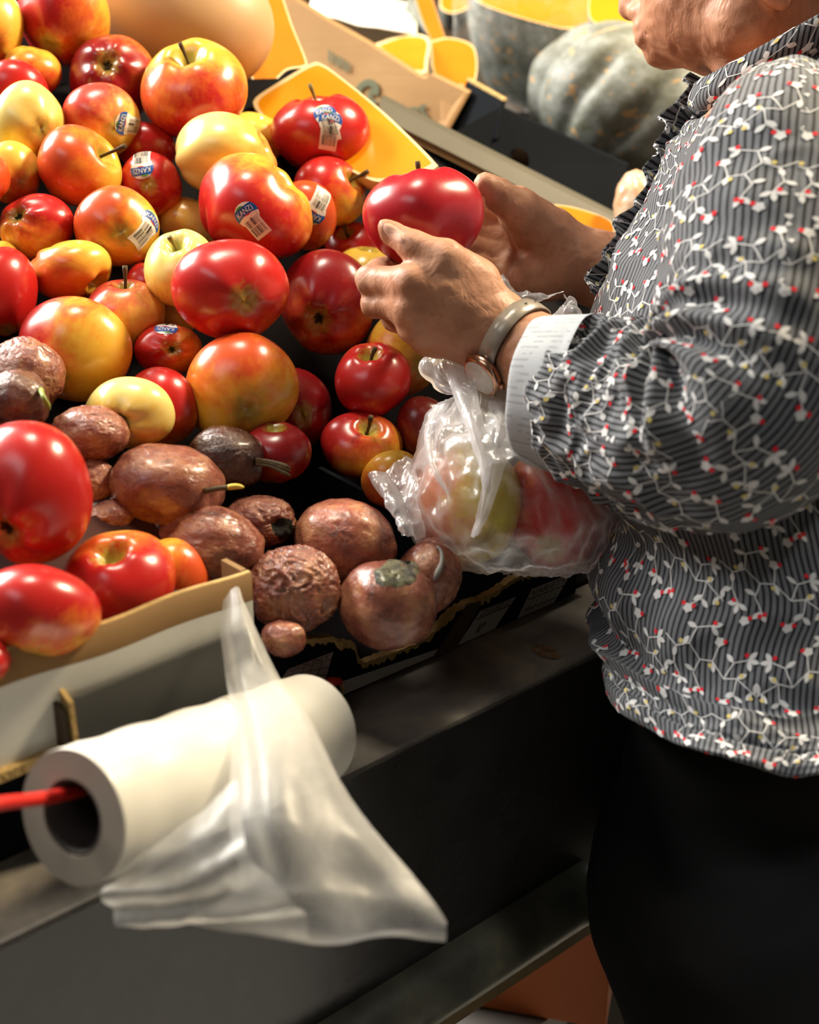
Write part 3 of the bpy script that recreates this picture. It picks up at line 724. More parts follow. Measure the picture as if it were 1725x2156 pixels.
def build_passion(f, idx):
    nv, nu = (110, 150) if f['w'] > 100 else (60, 80)
    ph = np.linspace(.001, math.pi - .001, nv)[:, None]; th = np.linspace(0, 2 * math.pi, nu, endpoint=False)[None]
    D = np.stack([np.sin(ph) * np.sin(th), np.cos(ph) + 0 * th, np.sin(ph) * np.cos(th)], -1).reshape(-1, 3)
    sd = f['seed'] * 7; rr = 1 + .085 * noise(D * 1.2, sd) + .03 * noise(D * 3, sd + 1)
    mask = np.clip(.5 + 1.6 * noise(D * 1.2 + .4, sd + 2) + (f['wr'] - .4), 0, 1)
    wq = D + .25 * np.stack([noise(D * 2.2, sd + 3), noise(D * 2.2, sd + 4), noise(D * 2.2, sd + 5)], -1)
    wr = ridged(wq * np.array([3.2, 3.2, 5.5]), sd + 6, 3)
    rr = rr + mask * f['wr'] * .060 * (wr - .6)
    c, s = math.cos(f['ang']), math.sin(f['ang'])
    Rm = np.array([[c, s, 0], [-s, c, 0], [0, 0, 1]])
    if f['feat'] == 'dent': 
        q = unit((-.70, .42, .55)); rr = rr - .13 * np.exp(-(np.linalg.norm(D - q, axis=1) / .36) ** 2)
    if f['feat'] == 'hole':
        q = unit((.62, -.12, .75)); rr = rr - .22 * np.exp(-(np.linalg.norm(D - q, axis=1) / .28) ** 4)
    if f['feat'] == 'cap':
        q = unit((.12, .80, .52)); dq = np.linalg.norm(D - q, axis=1); rr = rr - .10 * np.exp(-(dq / .34) ** 4) * (1 - .5 * ridged(D * 5, 3, 2))
    if f['feat'] == 'drystalk': rr = rr + .16 * np.exp(-(np.linalg.norm(D - unit((.85, -.45, .3)), axis=1) / .35) ** 2)
    V = D * rr[:, None]; Vr = (V * np.array([1.08, .95, 1])) @ Rm
    F = gridfaces(nv, nu, True) + [tuple(range(nu))[::-1], tuple((nv - 1) * nu + j for j in range(nu))]
    Wd = place(f, Vr); 
    mats = [passion_mat(f['tone'], f['seed'], f['wr'])]; mi = None
    root = mesh_obj('passion_fruit', Wd, F, mats, attrs={'loc': D}, origin=ctr_of(f)); tag(root, f['label'], 'passion fruit', f['grp'])
    bvh = BVHTree.FromPolygons([Vector(v) for v in Wd], F); f['bvh'] = bvh; f['root'] = root
    d0 = f['d'] - fruit_axes(f)[2]
    def hit(x, y):
        h = bvh.ray_cast(Vector(CAM), Vector(unit(P(x, y, 1) - CAM)))[0]
        return np.array(h) if h is not None else P(x, y, f['d'])
    ft = f['feat']
    def patch(name, cx, cy, rx, ry, mat, lift=.0008):
        V = []; n = 20
        for k in range(0, 5):
            for j in range(n):
                a = 6.2832 * j / n; w = k / 4 * (1 + .22 * noise(np.array([math.cos(a) * 2, math.sin(a) * 2, f['seed'] * 1.])))
                p = hit(cx + rx * w * math.cos(a), cy + ry * w * math.sin(a)); nn = unit(p - ctr_of(f)); V.append(p + nn * lift * (1 if k < 4 else .1))
        mesh_obj(name, V, gridfaces(5, n, True), mat, root)
    if ft == 'stalk':
        p = hit(86, 822); mb = MB(); mb.tube(spline([p, P(92, 836, f['d'] - .028), P(104, 862, f['d'] - .02)], 8), [.0022, .0018, .0016, .0016, .0016, .0018, .002, .001], 8); mb.obj('stalk', m_green, root)
    if ft == 'yellowstalk':
        z = f['d'] - .022; mb = MB(); mb.tube(spline([P(432, 1034, z), P(455, 1029, z - .002), P(482, 1026, z - .003)], 8), [.0022, .002, .0018, .0018, .0018, .0018, .0019, .0016], 8); mb.obj('stalk', m_dry, root)
        mb = MB(); mb.tube(spline([P(480, 1026, z - .003), P(498, 1024, z - .003), P(514, 1026, z - .003)], 7), [.0018, .0021, .0021, .002, .0018, .0014, .0006], 8); mb.obj('stalk_tip', m_yel, root)
    if ft == 'drystalk':
        z = f['d'] - .012; mb = MB()
        for dy, e in ((0, 0), (6, 10), (-4, -6)):
            mb.tube(spline([P(540, 972 + dy, z), P(572, 976 + dy, z - .004), P(612, 992 + e, z - .006)], 7), [.0016, .0013, .0012, .0012, .0015, .002, .0006], 7)
        mb.obj('stalk', m_dry, root)
    if ft == 'greystalk':
        mb = MB(); pts = [hit(x, y) + (CAM - hit(x, y)) * .003 for x, y in ((920, 1150), (929, 1160), (931, 1180), (925, 1200), (914, 1222))]
        mb.tube(spline(pts, 10), [.0008, .001, .0012, .0014, .0016, .0016, .002, .0024, .002, .0008], 8); mb.obj('stalk', plain('grey_stalk', (.20, .19, .17), .7, var=.6), root)
    if ft == 'cap': patch('papery_cap', 835, 1208, 48, 30, m_cap)
    if ft == 'hole': patch('mouldy_hollow', 597, 1113, 24, 24, m_mould)
for i, f in enumerate(FRUIT):
    (build_apple if f['kind'] == 'a' else build_passion)(f, i)
# ================================================================ squash, boxes and pumpkins at the back
t = NT('butternut_skin'); o = t.obj(); g = t.noise(o, 14, 5); g2 = t.noise(t.map(o, (8, 40, 8)), 1, 3)
t.P(col=t.mix(t.math('MULTIPLY', g2, .5), t.ramp(g, [(.3, (.56, .35, .17)), (.65, (.64, .43, .235))]), (.60, .38, .19, 1)), rough=.42, spec=.45); m_bskin = t.m
def flesh(name, c0, c1, coat=.3, rough=.32):
    t = NT(name); o = t.obj(); g = t.noise(o, 25, 5, .6); t.P(col=t.mix(g, (*c0, 1), (*c1, 1)), rough=rough, spec=.4 if coat else .12, coat=coat); t.b.inputs['Coat Roughness'].default_value = .25
    t.bump(t.noise(o, 180, 3), .2, .001); return t.m
m_fl_y = flesh('yellow_flesh', (.66, .24, .002), (.72, .30, .006))
m_fl_o = flesh('orange_flesh', (.52, .15, .002), (.60, .21, .006), 0, .65)
m_rind = plain('pale_rind', (.72, .55, .30), .5, var=.15)
def half_squash(name, outline, d0, nrm, T, skin, fl, label, cat, group=None, rim=.10, n=90, hollow=0):
    n0 = unit(Vc(*nrm)); pc = np.mean(outline, 0); p0 = P(*pc, d0)
    ol = spline(list(outline) + [outline[0]], n + 1)[:-1]
    ring = []
    for x, y in ol:
        D = P(x, y, 1) - CAM; ring.append(CAM + D * ((p0 - CAM) @ n0 / (D @ n0)))
    ring = np.array(ring); c = ring.mean(0)
    V = [c - n0 * hollow]; F = []; M = []
    lv = [(1 - rim) * q for q in (.25, .5, .75, .92, 1.0)] + [1 - rim * .35]
    for q in lv:
        V += list(c + (ring - c) * q - n0 * hollow * max(0, 1 - (q / .6) ** 2))
    for j in range(n): F.append((0, 1 + j, 1 + (j + 1) % n)); M.append(0)
    for k in range(len(lv) - 1):
        for j in range(n):
            a = 1 + k * n + j; b_ = 1 + k * n + (j + 1) % n; F.append((a, a + n, b_ + n, b_)); M.append(0 if k < len(lv) - 2 else 1)
    root = mesh_obj(name, V, [f[::-1] for f in F], [fl, m_rind], mi=M, origin=c)
    V = []; m = 14
    for k in range(m):
        a = k / (m - 1) * math.pi / 2 * .985; V += list(c + (ring - c) * ((1 - rim * .35) + rim * .35 * min(1, k / 2)) * math.cos(a) ** .8 - n0 * (T * math.sin(a) + .0003))
    F = gridfaces(m, n, True) + [tuple((m - 1) * n + j for j in range(n))]
    sk = mesh_obj('skin', V, F, skin, root, attrs={'loc': (np.array(V) - c) / .09}); tag(root, label, cat, group)
    return root
# butternut
f = dict(cx=318, cy=-20, w=520, h=430); f['hr'] = 200; f['d'] = bed_d(352, 60, 0, 150)
f['d'] = 1.30
nv, nu = 50, 70; ph = np.linspace(.01, math.pi - .01, nv)[:, None]; th = np.linspace(0, 6.2832, nu, endpoint=False)[None]
rr = np.sin(ph) ** .9 * (1 + .16 * np.cos(ph)); V = np.stack([rr * np.cos(th), rr * np.sin(th), 1.75 * np.cos(ph) + 0 * th], -1).reshape(-1, 3)
B = basis((.74, -.66, .1)); Wd = place(f, V @ B)
root = mesh_obj('butternut_squash', Wd, gridfaces(nv, nu, True) + [tuple(range(nu))[::-1], tuple((nv - 1) * nu + j for j in range(nu))], m_bskin, origin=ctr_of(f))
tag(root, 'whole beige butternut squash lying behind the topmost apples', 'squash', 'squash behind the apples')
half_squash('cut_squash', [(527, 214), (540, 198), (600, 160), (652, 130), (676, 130), (720, 160), (800, 225), (870, 290), (922, 343), (926, 356), (880, 376), (805, 388), (745, 366), (650, 318), (565, 262), (535, 232)],
            bed_d(735, 275, .062), (-.22, .62, .74), .034, m_bskin, m_fl_y, 'butternut squash half with bright yellow cut face turned up behind the stickered red apple', 'squash', 'squash behind the apples', rim=.09)
half_squash('cut_squash', [(460, -60), (556, -85), (590, -25), (618, 55), (648, 130), (642, 143), (606, 150), (575, 178), (550, 192), (520, 150), (495, 60)],
            1.385, (.45, .45, .75), .06, m_bskin, m_fl_o, 'orange squash half standing on edge between the whole butternut and the tan box', 'squash', 'squash behind the apples', rim=.08)

# ---- dividing rail
m_rail = plain('weathered_rail', (.085, .075, .05), .6, var=.25, bump=(50, .2))
rl = empty('divider_rail', P(1080, 365, 1.43)); ORG[rl.name] = np.array(rl.location); tag(rl, 'weathered grey tan rail running along the back boxes behind the apples', 'rail')
def px_prism(mb, tl, tr, br, bl, back, m=0):
    a = [P(*q) for q in (bl, br, tr, tl)]; mb.add(a + [q + back for q in a], [(0, 1, 2, 3)[::1], (4, 7, 6, 5), (0, 4, 5, 1), (1, 5, 6, 2), (2, 6, 7, 3), (3, 7, 4, 0)], m)
bk = np.array([.004, .012, .002])
b = MB(); px_prism(b, (800, 208, 1.40), (1330, 476, 1.40), (1330, 512, 1.385), (800, 246, 1.385), bk); b.obj('rail_cap', m_rail, rl, smooth=False)
b = MB(); px_prism(b, (800, 247, 1.39), (1330, 513, 1.39), (1330, 528, 1.388), (800, 264, 1.388), bk * .2); b.obj('kraft_face', m_kraft, rl, smooth=False)

# ---- tan box
m_print = plain('green_carton_print', (.075, .085, .03), .7, var=.3)
bx = empty('cardboard_box', P(780, 150, 1.56)); ORG[bx.name] = np.array(bx.location); tag(bx, 'tan cardboard box with faded green print behind the squash', 'box')
L0, R0 = (560, -40, 1.60), (985, 198, 1.475)
b = MB(); topl = [(560, -40), (690, 44), (772, 90), (880, 160), (896, 166), (907, 157), (985, 196)]
dd = lambda x: 1.60 + (1.475 - 1.60) * (x - 560) / 425
bot = lambda x: 150 + (x - 560) * .356
V = [P(x, y, dd(x)) for x, y in topl] + [P(x if x < 985 else 936, bot(x if x < 985 else 936) + (0 if x < 985 else 0), dd(x)) for x, y in topl]
nn = len(topl); F = [(i + nn, i + nn + 1, i + 1, i) for i in range(nn - 1)]
bv = np.array([.004, .005, .0015]); V2 = [v + bv for v in V]
F2 = [(a + 2 * nn, b_ + 2 * nn, c + 2 * nn, d + 2 * nn)[::-1] for a, b_, c, d in F]; F3 = [(i, i + 1, i + 1 + 2 * nn, i + 2 * nn) for i in range(nn - 1)]
mb = MB(); mb.add(V + V2, F + F2 + F3 + [(nn - 1, 2 * nn - 1, 4 * nn - 1, 3 * nn - 1)]); mb.obj('side_panel', m_kraft, bx, smooth=False)
mb = MB(); px_prism(mb, (987, 196, 1.476), (974, 176, 1.50), (930, 264, 1.50), (938, 286, 1.47), np.array([-.004, .0, .0])); mb.obj('end_panel', m_kraft, bx, smooth=False)
def face_pt(x, y, off=.003): return P(x, y, dd(x) - off)
def ring_mark(mb, cx, cy, rx, ry, w, a0=0, a1=6.2832, n=24, rot=0):
    V = []
    for k in (0, 1):
        for a in np.linspace(a0, a1, n):
            q = 1 - k * w; x, y = rx * q * math.cos(a), ry * q * math.sin(a); c, s = math.cos(rot), math.sin(rot); V.append(face_pt(cx + x * c - y * s, cy + x * s + y * c))
    mb.add(V, gridfaces(2, n))
mb = MB(); ring_mark(mb, 874, 252, 30, 26, .22, 2.6, 6.6, rot=.4); mb.obj('printed_logo', m_print, bx, smooth=False)
mb = MB(); ring_mark(mb, 889, 226, 10, 5, .9, rot=-.6); mb.obj('printed_leaf', m_print, bx, smooth=False)
mb = MB(); ring_mark(mb, 772, 195, 24, 30, .5, 2.4, 6.0, rot=.6); ring_mark(mb, 788, 203, 14, 16, .6, 1, 5); mb.obj('printed_logo', m_print, bx, smooth=False)
for k in range(6):
    x = 692 + k * 8; y = 116 + k * 4.6
    mb = MB(); mb.add([face_pt(x, y - 12 + (k % 3) * 4), face_pt(x + 5, y - 9), face_pt(x + 4, y + 16 - (k % 2) * 7), face_pt(x - 1, y + 13)], [(0, 1, 2, 3)]); mb.obj('printed_letter', m_print, bx, smooth=False)

# contents of the tan box
m_paper = plain('white_paper', (.80, .78, .70), .7)
V = []; n = 12
for j in range(n):
    for i in range(n):
        u, v = i / (n - 1), j / (n - 1); x = 668 + 210 * u - 20 * v * (1 - u); y = -45 + 60 * u + v * (75 - 15 * u)
        V.append(P(x, y, 1.70 - .06 * v) + np.array([0, 0, .006 * noise(np.array([u * 3, v * 3, 1.]))]))
o = mesh_obj('paper_sheet', V, gridfaces(n, n), m_paper); s_ = o.modifiers.new('thick', 'SOLIDIFY'); s_.thickness = .0006
tag(o, 'white paper sheet lying in the tan box at the top', 'paper')
t = NT('cling_film'); lw = t.n('LayerWeight'); lw.inputs[0].default_value = .35
g = t.noise(t.obj(), 35, 4, .7, 1.5); t.P(col=(.9, .88, .85, 1), rough=.16, spec=.6)
t.set(t.b.inputs['Alpha'], t.math('ADD', t.math('MULTIPLY', lw.outputs['Facing'], .22), t.math('MULTIPLY', t.math('POWER', g, 4), .6), clamp=True)); t.bump(t.math('ABSOLUTE', t.math('SUBTRACT', g, .5)), .7, .006); m_cling = t.m
def wedge(name, q, d, back, fl, label, film=True, group=None, sag=.01):
    """a cut piece: flesh face of four corners, rounded skin behind"""
    return half_squash(name, q, d, (-.1, .5, .86), back, m_gskin, fl, label, 'pumpkin', group, rim=.06)
t = NT('grey_pumpkin_skin'); v = t.attr('loc'); g = t.noise(v, 3, 5, .65); g2 = t.noise(v, 11, 4, .6); g3 = t.noise(t.map(v, (2.6, 2.6, 1.4)), 1, 5, .55, .3)
c = t.ramp(g, [(.33, (.095, .095, .06)), (.5, (.19, .205, .185)), (.66, (.32, .34, .32))])
c = t.mix(t.math('MULTIPLY', t.math('GREATER_THAN', t.noise(v, 5.5, 3, .5, .4), .635), .85), c, (.56, .33, .13, 1))
c = t.mix(t.math('MULTIPLY', g2, .35), c, (.16, .16, .11, 1))
t.P(col=c, rough=.55, spec=.35); t.bump(g2, .2, .003); m_gskin = t.m
GP = 'cut pumpkin pieces around the back boxes'
half_squash('pumpkin_wedge', [(782, 92), (850, 70), (905, 78), (903, 130), (895, 158), (840, 140)], 1.60, (-.2, .75, .62), .05, m_gskin, m_fl_o, 'film wrapped pumpkin wedge with dark skin lying in the tan box', 'pumpkin', GP, rim=.2)
half_squash('pumpkin_wedge', [(905, 85), (950, 78), (1000, 100), (1002, 170), (960, 190), (915, 160)], 1.60, (.1, .5, .86), .03, m_gskin, m_fl_o, 'orange pumpkin chunk at the right end of the tan box', 'pumpkin', GP, rim=.08)
half_squash('pumpkin_wedge', [(868, -20), (900, -25), (925, 40), (948, 118), (930, 120), (895, 60)], 1.67, (.5, .4, .76), .04, m_gskin, m_fl_o, 'thin orange pumpkin slice leaning behind the white paper', 'pumpkin', GP, rim=.1)
half_squash('pumpkin_wedge', [(930, -30), (985, -30), (990, 12), (955, 30), (925, 15)], 1.85, (0, .4, .9), .05, m_gskin, m_fl_o, 'reddish orange piece at the top edge left of the film wrapped pumpkin', 'pumpkin', GP, rim=.15)
half_squash('pumpkin_wedge', [(1126, 440), (1165, 430), (1225, 440), (1292, 468), (1285, 510), (1200, 500), (1140, 480)], 1.34, (-.1, .62, .78), .03, m_bskin, m_fl_o, 'film wrapped golden squash piece just behind the far forearm', 'pumpkin', GP, rim=.07)

# ---- black box with the big pumpkin
bb_ = empty('black_box', P(1180, 350, 1.47)); ORG[bb_.name] = np.array(bb_.location); tag(bb_, 'black cardboard box with round hand hole holding the grey pumpkins', 'box')
def holed(mb, tl, tr, br, bl, back, hc, hr, n=28):
    """board with an oval hole; outer edge sampled to match the hole's rim"""
    q = np.array([tl, tr, br, bl], float); out = []; inn = []
    for k in range(n):
        a = 6.2832 * k / n; dx, dy = math.cos(a), math.sin(a); best = 1e9
        c = np.array(hc)
        for i in range(4):
            p, r = q[i][:2], q[(i + 1) % 4][:2]; M = np.array([[dx, -(r - p)[0]], [dy, -(r - p)[1]]])
            try: s_, u_ = np.linalg.solve(M, p - c)
            except Exception: continue
            if s_ > 0 and -1e-6 <= u_ <= 1 + 1e-6 and s_ < best: best = s_; dep = q[i][2] * (1 - u_) + q[(i + 1) % 4][2] * u_
        out.append(P(*(c + best * np.array([dx, dy])), dep)); inn.append((c + np.array([hr[0] * dx, hr[1] * dy])))
    # corners
    pl = [P(*x) for x in q]; nrm = unit(np.cross(pl[1] - pl[0], pl[3] - pl[0])); 
    inn = [CAM + (P(x, y, 1) - CAM) * ((pl[0] - CAM) @ nrm / ((P(x, y, 1) - CAM) @ nrm)) for x, y in inn]
    for i in range(4):
        k = int(np.argmin([np.linalg.norm(o_ - pl[i]) for o_ in out])); out[k] = pl[i]
    V = out + inn + [v + back for v in out] + [v + back for v in inn]; F = []
    for k in range(n):
        j = (k + 1) % n; F += [(k, j, n + j, n + k), (2 * n + k, 3 * n + k, 3 * n + j, 2 * n + j), (n + k, n + j, 3 * n + j, 3 * n + k), (k, 2 * n + k, 2 * n + j, j)]
    mb.add(V, F)
mb = MB(); holed(mb, (1052, 226, 1.44), (1318, 346, 1.455), (1306, 482, 1.43), (944, 286, 1.42), np.array([.004, .006, 0]), (1092, 338), (23, 26)); mb.obj('side_panel', m_blk, bb_, smooth=False)
mb = MB(); mb.add([P(1092 + 25 * math.cos(a), 338 + 28 * math.sin(a), 1.462) for a in np.linspace(0, 6.2832, 24, endpoint=False)], [tuple(range(24))]); mb.obj('hand_hole_shade', plain('hole_shadow_board', (.03, .018, .01), .9, .1), bb_, smooth=False)  # dark disc added behind the hole, standing in for the shade inside
mb = MB(); px_prism(mb, (984, 168, 1.50), (1058, 212, 1.442), (1045, 292, 1.425), (940, 284, 1.49), np.array([.004, .006, 0])); mb.obj('end_panel', m_blk, bb_, smooth=False)
mb = MB(); px_prism(mb, (983, 165, 1.498), (1060, 208, 1.44), (1060, 213, 1.44), (983, 170, 1.498), np.array([.004, .006, 0])); mb.obj('board_edge', m_tan, bb_, smooth=False)
mb = MB(); q = [P(1015, 335, 1.46), P(1306, 492, 1.46)]; mb.hexa([q[0], q[1], q[1] + TD * .3 + [.12, .1, .06], q[0] + TD * .3 + [.1, .1, .06]] + [v + [0, 0, .005] for v in (q[0], q[1], q[1] + TD * .3 + [.12, .1, .06], q[0] + TD * .3 + [.1, .1, .06])]); mb.obj('bottom_panel', m_blk, bb_, smooth=False)

def pumpkin(name, cx, cy, w, h, d, ax, ribs, label, spin=0):
    f = dict(cx=cx, cy=cy, w=w, h=h, d=d, hr=math.sqrt(w * h) / 2); nv, nu = 60, 140
    ph = np.linspace(.01, math.pi - .01, nv)[:, None]; th = np.linspace(0, 6.2832, nu, endpoint=False)[None]
    rr = np.sin(ph) ** .75 * (1 - .085 * np.sin(ph) * np.exp(-((np.abs(((th * ribs / 6.2832) % 1) - .5)) / .17) ** 2))
    D = np.stack([np.cos(th) * np.sin(ph), np.sin(th) * np.sin(ph), np.cos(ph) + 0 * th], -1).reshape(-1, 3)
    z = .78 * np.cos(ph) - .26 * np.exp(-(rr / .28) ** 2) * np.sign(np.cos(ph))
    V = np.stack([rr * np.cos(th), rr * np.sin(th), z], -1).reshape(-1, 3) * (1 + .03 * noise(D * 2, 9))[:, None]
    B = basis(ax, spin); Wd = place(f, V @ B)
    root = mesh_obj(name, Wd, gridfaces(nv, nu, True) + [tuple(range(nu))[::-1], tuple((nv - 1) * nu + j for j in range(nu))], m_gskin, attrs={'loc': V * 1.3}, origin=ctr_of(f))
    mb = MB(); p = loc2world(f, B, spline([(0, 0, .45), (.03, .02, .62), (.10, .05, .80)], 7)); mb.tube(p, [.014, .012, .010, .010, .011, .012, .013], 10); mb.obj('stalk', m_dry, root)
    tag(root, label, 'pumpkin', None); return root
pumpkin('pumpkin', 1345, 222, 470, 345, 1.64, (.55, .75, .25), 11, 'large ribbed grey green pumpkin with orange blotches in the black box', .3)
w_ = half_squash('pumpkin_half', [(985, -30), (1060, -60), (1180, -50), (1262, 5), (1255, 45), (1200, 62), (1120, 45), (1040, 20), (1000, 0)], 1.72, (.05, .70, .71), .135, m_gskin, m_fl_o, 'grey pumpkin half wrapped in film with its orange cut face up', 'pumpkin', GP, rim=.06)
# film over the wrapped half
V = []; n = 70; m = 22; cc_ = P(1105, 10, 1.72)
for k in range(m):
    a = k / (m - 1) * 1.5; 
    for j in range(n):
        b_ = 6.2832 * j / n; rx, ry = .080 * math.cos(a) ** .6 + .002, .068 * math.cos(a) ** .6
        p = cc_ + Vc(rx * math.cos(b_) * 1.02, -.112 * math.sin(a) + .025 * math.sin(b_) * math.cos(a), ry * math.sin(b_) * 1.1) 
        V.append(p + unit(p - cc_) * .004 * ridged(np.array([j * .2, k * .4, 3.]), 4, 2))
V = np.array(V)
fo = mesh_obj('cling_film', V, gridfaces(m, n, True), m_cling, w_)
half_squash('pumpkin_wedge', [(1244, -30), (1300, -35), (1352, -20), (1350, 40), (1300, 52), (1250, 48), (1238, 20)], 1.60, (0, .45, .89), .03, m_gskin, m_fl_y, 'yellow pumpkin slice on top of the big grey pumpkin beside the face', 'pumpkin', GP, rim=.06)
# pale wrapped fruit by the blouse
f = dict(cx=1340, cy=434, w=96, h=156, d=1.33, hr=60)
nv, nu = 40, 50; ph = np.linspace(.01, math.pi - .01, nv)[:, None]; th = np.linspace(0, 6.2832, nu, endpoint=False)[None]
D = np.stack([np.sin(ph) * np.cos(th), np.cos(ph) + 0 * th, np.sin(ph) * np.sin(th)], -1).reshape(-1, 3)
rr = (1 + .06 * noise(D * 2.5, 2) + .03 * ridged(D * 4, 3, 2)); Wd = place(f, D * rr[:, None] * [1, 1.4, 1])
t = NT('pale_peeled_flesh'); g = t.noise(t.obj(), 40, 5, .6); t.P(col=t.ramp(g, [(.35, (.62, .34, .18)), (.6, (.78, .62, .46))]), rough=.25, coat=.4); t.bump(g, .4, .003)
root = mesh_obj('wrapped_fruit', Wd, gridfaces(nv, nu, True), t.m, origin=ctr_of(f)); tag(root, 'pale pinkish film wrapped fruit standing between the black box and the blouse', 'fruit')
# ================================================================ the shopper
class RC:      # tapering capsule
    def __init__(s, a, b, ra, rb, k=.008, flat=None): s.a, s.b, s.ra, s.rb, s.k = np.array(a), np.array(b), ra, rb, k
    def d(s, p):
        ab = s.b - s.a; t = np.clip(((p - s.a) @ ab) / (ab @ ab), 0, 1)
        return np.linalg.norm(p - s.a - t[:, None] * ab, axis=1) - (s.ra + (s.rb - s.ra) * t)
class EL:      # ellipsoid, rows of B are its axes
    def __init__(s, c, r, B=None, k=.01): s.c, s.r, s.k = np.array(c), np.array(r, float), k; s.B = np.eye(3) if B is None else np.array(B)
    def d(s, p):
        q = (p - s.c) @ s.B.T; k0 = np.linalg.norm(q / s.r, axis=1); k1 = np.linalg.norm(q / s.r ** 2, axis=1)
        return k0 * (k0 - 1) / (k1 + 1e-9)
def smin(a, b, k):
    h = np.maximum(k - np.abs(a - b), 0) / k; return np.minimum(a, b) - h * h * k * .25
def sdf_eval(base, fingers, p, cut=None):
    """base shapes melt together; each finger melts into the base but stays apart from its neighbours"""
    d = np.full(len(p), 1e3)
    for s in base: d = smin(d, s.d(p), s.k)
    out = d
    for fg in fingers:
        e = np.full(len(p), 1e3)
        for s in fg: e = smin(e, s.d(p), s.k)
        out = np.minimum(out, smin(d, e, .009))
    if cut: 
        for s in cut: 
            q = -s.d(p); h = np.maximum(s.k - np.abs(out - q), 0) / s.k; out = np.maximum(out, q) + h * h * s.k * .25
    return out
def surface_net(base, fingers, lo, hi, h, cut=None, disp=None):
    lo, hi = np.array(lo), np.array(hi); n = np.ceil((hi - lo) / h).astype(int) + 1; B = 12
    nb = -(-n // B); n = nb * B
    vol = np.full(n, 1.0, np.float32); diag = h * B * .87
    ax = np.arange(B) * h
    for bi in range(nb[0]):
        for bj in range(nb[1]):
            cs = lo + (np.stack([np.full(nb[2], bi), np.full(nb[2], bj), np.arange(nb[2])], -1) * B + B / 2) * h
            ds = sdf_eval(base, fingers, cs, cut)
            for bk in range(nb[2]):
                sl = np.s_[bi * B:bi * B + B, bj * B:bj * B + B, bk * B:bk * B + B]
                if abs(ds[bk]) > diag * 1.35 + .02: vol[sl] = np.sign(ds[bk]); continue
                c = cs[bk]; lim = diag * 2 + .03 + max(ds[bk], 0)
                b2 = [s for s in base if s.d(c[None])[0] < lim]
                f2 = []
                for fg in fingers:
                    g2 = [s for s in fg if s.d(c[None])[0] < lim]
                    if g2: f2.append(g2)
                o = lo + np.array([bi, bj, bk]) * B * h
                X, Y, Z = np.meshgrid(o[0] + ax, o[1] + ax, o[2] + ax, indexing='ij'); p = np.stack([X, Y, Z], -1).reshape(-1, 3)
                v = sdf_eval(b2, f2, p, cut)
                if disp is not None: v = v + disp(p)
                vol[sl] = v.reshape(B, B, B)
    ins = vol < 0; e = [ins[:-1, :-1, :-1], ins[1:, :-1, :-1], ins[:-1, 1:, :-1], ins[1:, 1:, :-1], ins[:-1, :-1, 1:], ins[1:, :-1, 1:], ins[:-1, 1:, 1:], ins[1:, 1:, 1:]]
    cnt = sum(q.astype(np.int8) for q in e); act = (cnt > 0) & (cnt < 8)
    ci = np.argwhere(act); vid = np.full(act.shape, -1, np.int32); vid[act] = np.arange(len(ci))
    cor = np.array([[i, j, k] for k in (0, 1) for j in (0, 1) for i in (0, 1)])
    vals = np.stack([vol[tuple((ci + c).T)] for c in cor], 1)
    acc = np.zeros((len(ci), 3)); w = np.zeros(len(ci))
    for a in range(8):
        for b in range(a + 1, 8):
            if np.abs(cor[a] - cor[b]).sum() != 1: continue
            m = (vals[:, a] < 0) != (vals[:, b] < 0); t = vals[:, a] / (vals[:, a] - vals[:, b] + 1e-20)
            acc[m] += (cor[a] + t[:, None] * (cor[b] - cor[a]))[m]; w[m] += 1
    V = lo + (ci + acc / w[:, None]) * h; F = []
    for d in range(3):
        u, v_ = (d + 1) % 3, (d + 2) % 3
        s0 = [slice(None)] * 3; s1 = [slice(None)] * 3; s0[d] = slice(0, -1); s1[d] = slice(1, None)
        ch = np.argwhere(ins[tuple(s0)] != ins[tuple(s1)])
        ch = ch[(ch[:, u] > 0) & (ch[:, v_] > 0)]
        ch = ch[np.all(ch < np.array(act.shape), axis=1)]
        o = np.zeros(3, int); ou = o.copy(); ou[u] = 1; ov = o.copy(); ov[v_] = 1
        q = np.stack([vid[tuple((ch - ou - ov).T)], vid[tuple((ch - ov).T)], vid[tuple(ch.T)], vid[tuple((ch - ou).T)]], 1)
        fl = ins[tuple(ch.T)]; q[~fl] = q[~fl][:, ::-1]; F.append(q[(q >= 0).all(1)])
    return V, np.concatenate(F)

t = NT('aged_skin'); o = t.attr('wpos')
g = t.noise(o, 38, 5, .65); g2 = t.noise(o, 240, 4, .6); sp = t.noise(o, 120, 2)
c = t.ramp(g, [(.30, (.33, .145, .080)), (.5, (.43, .21, .122)), (.70, (.50, .265, .165))])
c = t.mix(t.math('MULTIPLY', t.math('GREATER_THAN', sp, .64), .35), c, (.30, .12, .06, 1))
wr = t.noise(t.map(o, (70, 95, 45)), 1, 3, .5, .8); wl = t.math('ABSOLUTE', t.math('SUBTRACT', wr, .5))
t.P(col=c, rough=.50, spec=.38, sss=.06); t.b.inputs['Subsurface Radius'].default_value = (.010, .004, .002); t.b.inputs['Subsurface Scale'].default_value = .5
t.bump(t.math('ADD', t.math('MULTIPLY', wl, 1.6), t.math('MULTIPLY', g2, .22)), .42, .0022); m_skin = t.m

def J(x, y, d): return P(x, y, d)
def chain(pts, rs, k=.004): return [RC(pts[i], pts[i + 1], rs[i], rs[i + 1], k) for i in range(len(pts) - 1)]
base = []; fingers = []
HA = dict(cx=891, cy=458, w=256, h=208, d=1.02)            # the held apple
